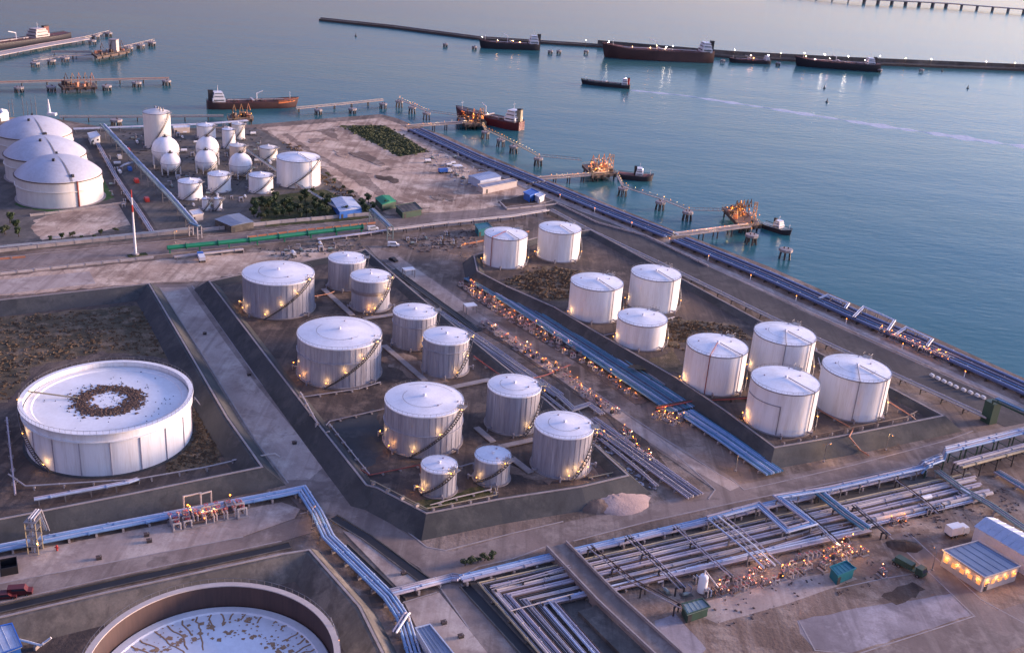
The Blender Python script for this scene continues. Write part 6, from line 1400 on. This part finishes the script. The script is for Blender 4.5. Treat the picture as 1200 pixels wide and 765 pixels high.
# ================================================================== LOOSE YARD CLUTTER
def skid_proto(k):
    t = bpy.data.objects.new('pump_skid', None); col.objects.link(t); ORG[t] = np.zeros(3)
    MB().box((0, 0, .15), (3.0, 1.6, .3)).build('base', 'mid_concrete', t, smooth=False)
    if k == 0:
        MB().tube([(-1.2, 0, .8), (.2, 0, .8)], .45, 10).build('motor', 'pipe_sage', t); MB().tube([(.2, 0, .8), (1.2, 0, .8), (1.2, 0, 2.2), (1.2, 1.4, 2.2)], .2, 8).build('pipe', 'pipe_grey', t)
    elif k == 1:
        MB().tube([(-1.3, 0, 1.1), (1.3, 0, 1.1)], .6, 12).build('drum', 'white_paint', t)
        for x in (-.8, .8): MB().box((x, 0, .4), (.3, 1.0, .6)).build('saddle', 'steel', t, smooth=False)
    else:
        for x in (-1, 0, 1): MB().tube([(x, -.6, .2), (x, -.6, 1.9), (x, .7, 1.9), (x, .7, .2)], .14, 6).build('pipe', ('pipe_pale', 'pipe_light_blue', 'brown_steel')[int(x+1)], t)
        MB().box((0, 0, 1.2), (2.4, .5, .4)).build('cabinet', 'dark_steel', t, smooth=False)
    return t
KP = [skid_proto(k) for k in range(3)]; ku = [False]*3; kn = [0]
def skids(poly, n, where, group, seed):
    r_ = random.Random(seed); P = GP(poly); got = []
    for _ in range(n*12):
        if len(got) >= n: break
        a, b = r_.random(), r_.random(); q = (P[0]*(1-a)+P[1]*a)*(1-b)+(P[3]*(1-a)+P[2]*a)*b
        if any(hypot(*(q-g)[:2]) < 4.2 for g in got): continue
        if any(hypot(q[0]-x, q[1]-y) < rr+2.5 for x, y, rr in VESSELS): continue
        got.append(q)
    got.sort(key=lambda g: g[0])
    for i, q in enumerate(got):
        k = r_.randrange(3)
        if ku[k]: o = copy_tree(KP[k])
        else: o = KP[k]; ku[k] = True
        o.location = (float(q[0]), float(q[1]), 0.03); o.rotation_euler = (0, 0, HB+r_.choice((0, pi/2))); o.scale = (r_.uniform(.8, 1.3),)*3
        tag(o, ('%s pump skid from the left, '+where) % nth(i), 'pump', group)
VESSELS = [(-211.6, 470, 19), (-231.8, 502.6, 19), (-254.5, 541, 19), (-201.5, 574.2, 7.5), (-156.2, 484.6, 6), (-146.8, 500, 6), (-127.5, 503.8, 6.2), (-113.1, 522.8, 11), (-183.2, 602.3, 6), (-165, 583.4, 4), (-165.8, 606, 4), (-153.5, 559, 5), (-138.7, 566.2, 5.2),
           (-143.5, 467, 3), (-138.6, 468.6, 3), (-184, 534.5, 7), (-177.5, 522.1, 6), (-165.7, 545.5, 7), (-162, 530, 6.5), (-143, 525.2, 6.8)]
skids([(138, 156), (290, 150), (330, 200), (215, 205)], 34, 'between the vessels of the far left plant', 'pump skids of the far left plant', 4)
skids([(172, 196), (215, 206), (300, 236), (236, 250)], 14, 'along the near side of the far left plant', 'pump skids nearer the upper road', 5)
skids([(104, 170), (130, 166), (170, 262), (150, 268)], 10, 'beside the plant road', 'pump skids beside the plant road', 6)
skids([(470, 282), (550, 272), (556, 284), (490, 292)], 7, 'in the scrap yard below the pale rack', 'skids in the scrap yard', 7)
skids([(485, 185), (528, 180), (560, 205), (540, 212)], 8, 'beside the quay sheds', 'skids beside the quay sheds', 8)
skids([(1070, 590), (1135, 580), (1150, 590), (1075, 606)], 6, 'at the right end of the corridor', 'skids at the corridor end', 9)
skids([(300, 296), (375, 288), (390, 294), (330, 302)], 7, 'between the green pipe and the middle farm', 'skids below the green pipe', 10)
skids([(770, 690), (830, 676), (850, 700), (800, 705)], 5, 'left of the lit yard cluster', 'skids left of the yard cluster', 13)
# weeds: tufts over the scrub, one mass each
def weeds(name, poly, n, m, z, seed, label, size=.35):
    P = GP(poly, z); r_ = random.Random(seed); b = MB()
    xs = [p[0] for p in P]; ys = [p[1] for p in P]; k = 0
    while k < n:
        x, y = r_.uniform(min(xs), max(xs)), r_.uniform(min(ys), max(ys)); ins = False
        for i in range(len(P)):
            a, c_ = P[i], P[i-1]
            if (a[1] > y) != (c_[1] > y) and x < (c_[0]-a[0])*(y-a[1])/(c_[1]-a[1])+a[0]: ins = not ins
        if not ins: k += .2; continue
        k += 1
        cx_, cy_ = x+r_.gauss(0, 1.6), y+r_.gauss(0, 1.6)
        for q in range(5):
            a = r_.uniform(0, 6.28); s_ = size*r_.uniform(.5, 1.5); dx, dy = r_.gauss(0, .5), r_.gauss(0, .5)
            b.add([(cx_+dx-s_*cos(a), cy_+dy-s_*sin(a), z), (cx_+dx+s_*cos(a), cy_+dy+s_*sin(a), z), (cx_+dx+s_*.7*cos(a)+s_*.3*sin(a), cy_+dy+s_*.7*sin(a), z+s_*1.1), (cx_+dx-s_*.7*cos(a), cy_+dy-s_*.7*sin(a)+.2*s_, z+s_*.9)], [(0, 1, 2, 3)])
    tag(b.build(name, m, smooth=False), label, 'weeds', kind='stuff')
weeds('weed_cover', [(-80, 386), (0, 376), (158, 360), (192, 400), (200, 416), (120, 410), (40, 428), (10, 468), (-60, 480)], 1050, 'weed', .1, 1, 'olive weeds over the floor of the left basin')
weeds('weed_cover', [(228, 474), (266, 520), (254, 542), (195, 553), (215, 520)], 350, 'weed', .1, 2, 'weeds right of the big low tank')
weeds('weed_cover', [(592, 330), (640, 314), (688, 320), (670, 350), (640, 350)], 500, 'weed', 2.5, 3, 'weeds between the far white tanks')
weeds('weed_cover', [(780, 374), (858, 382), (876, 396), (800, 400), (786, 410)], 350, 'weed', 2.5, 4, 'weeds behind the low white tank')
weeds('weed_cover', [(401, 148), (450, 148), (500, 178), (469, 183)], 700, 'leaf_olive', .1, 5, 'grass on the sandy ground near the shore', .5)
weeds('weed_cover', [(330, 168), (345, 170), (420, 236), (405, 240)], 300, 'weed', .1, 6, 'weeds along the edge of the sandy ground', .5)
# rubble and scrap lying about the yards, too small to count
def rubble(name, poly, n, m, z, seed, label, size=.35):
    P = GP(poly, z); r_ = random.Random(seed); b = MB()
    for k in range(n):
        a, c_ = r_.random(), r_.random(); q = (P[0]*(1-a)+P[1]*a)*(1-c_)+(P[3]*(1-a)+P[2]*a)*c_; s_ = size*r_.uniform(.4, 1.8)
        b.box((q[0], q[1], z+s_*.25), (s_*r_.uniform(.8, 3), s_, s_*.6), r_.uniform(0, 3))
    tag(b.build(name, m, smooth=False), label, 'rubble', kind='stuff')
rubble('scrap_rubble', [(300, 292), (420, 280), (430, 292), (330, 306)], 160, 'mid_concrete', .05, 1, 'scrap lying below the green pipe')
rubble('scrap_rubble', [(470, 280), (556, 268), (560, 290), (490, 298)], 200, 'brown_steel', .05, 2, 'scrap in the yard below the pale rack')
rubble('scrap_rubble', [(780, 700), (1010, 640), (1040, 680), (860, 740)], 90, 'brown_steel', .1, 3, 'scrap scattered over the yard', .22)
rubble('scrap_rubble', [(1040, 600), (1180, 570), (1200, 600), (1060, 630)], 120, 'brown_steel', .1, 4, 'scrap at the right end of the yard', .25)
rubble('scrap_rubble', [(655, 465), (735, 525), (770, 575), (720, 560)], 160, 'pipe_grey', .1, 5, 'pipe scraps beside the grey pipe bank', .4)
rubble('scrap_rubble', [(140, 155), (300, 150), (330, 205), (210, 245)], 420, 'dark_steel', .05, 6, 'fittings scattered between the vessels of the plant', .6)
rubble('scrap_rubble', [(490, 178), (540, 176), (590, 215), (545, 222)], 140, 'pipe_grey', .05, 7, 'stores lying beside the quay sheds', .5)

hut('blue walled hut at the bottom left corner', [(-28, 742), (13, 733), (24, 758), (-14, 772)], 3.6, 'bright_blue', 'light_roof', name='hut', windows=2)
rack('white pipe between the bottom left hut and the open topped tank', [(12, 748, 1.2), (30, 752, 1.2), (48, 757, 1.2), (60, 748, 2.5)], 1, 1, .25, 1.2, ('white_paint',), 5)
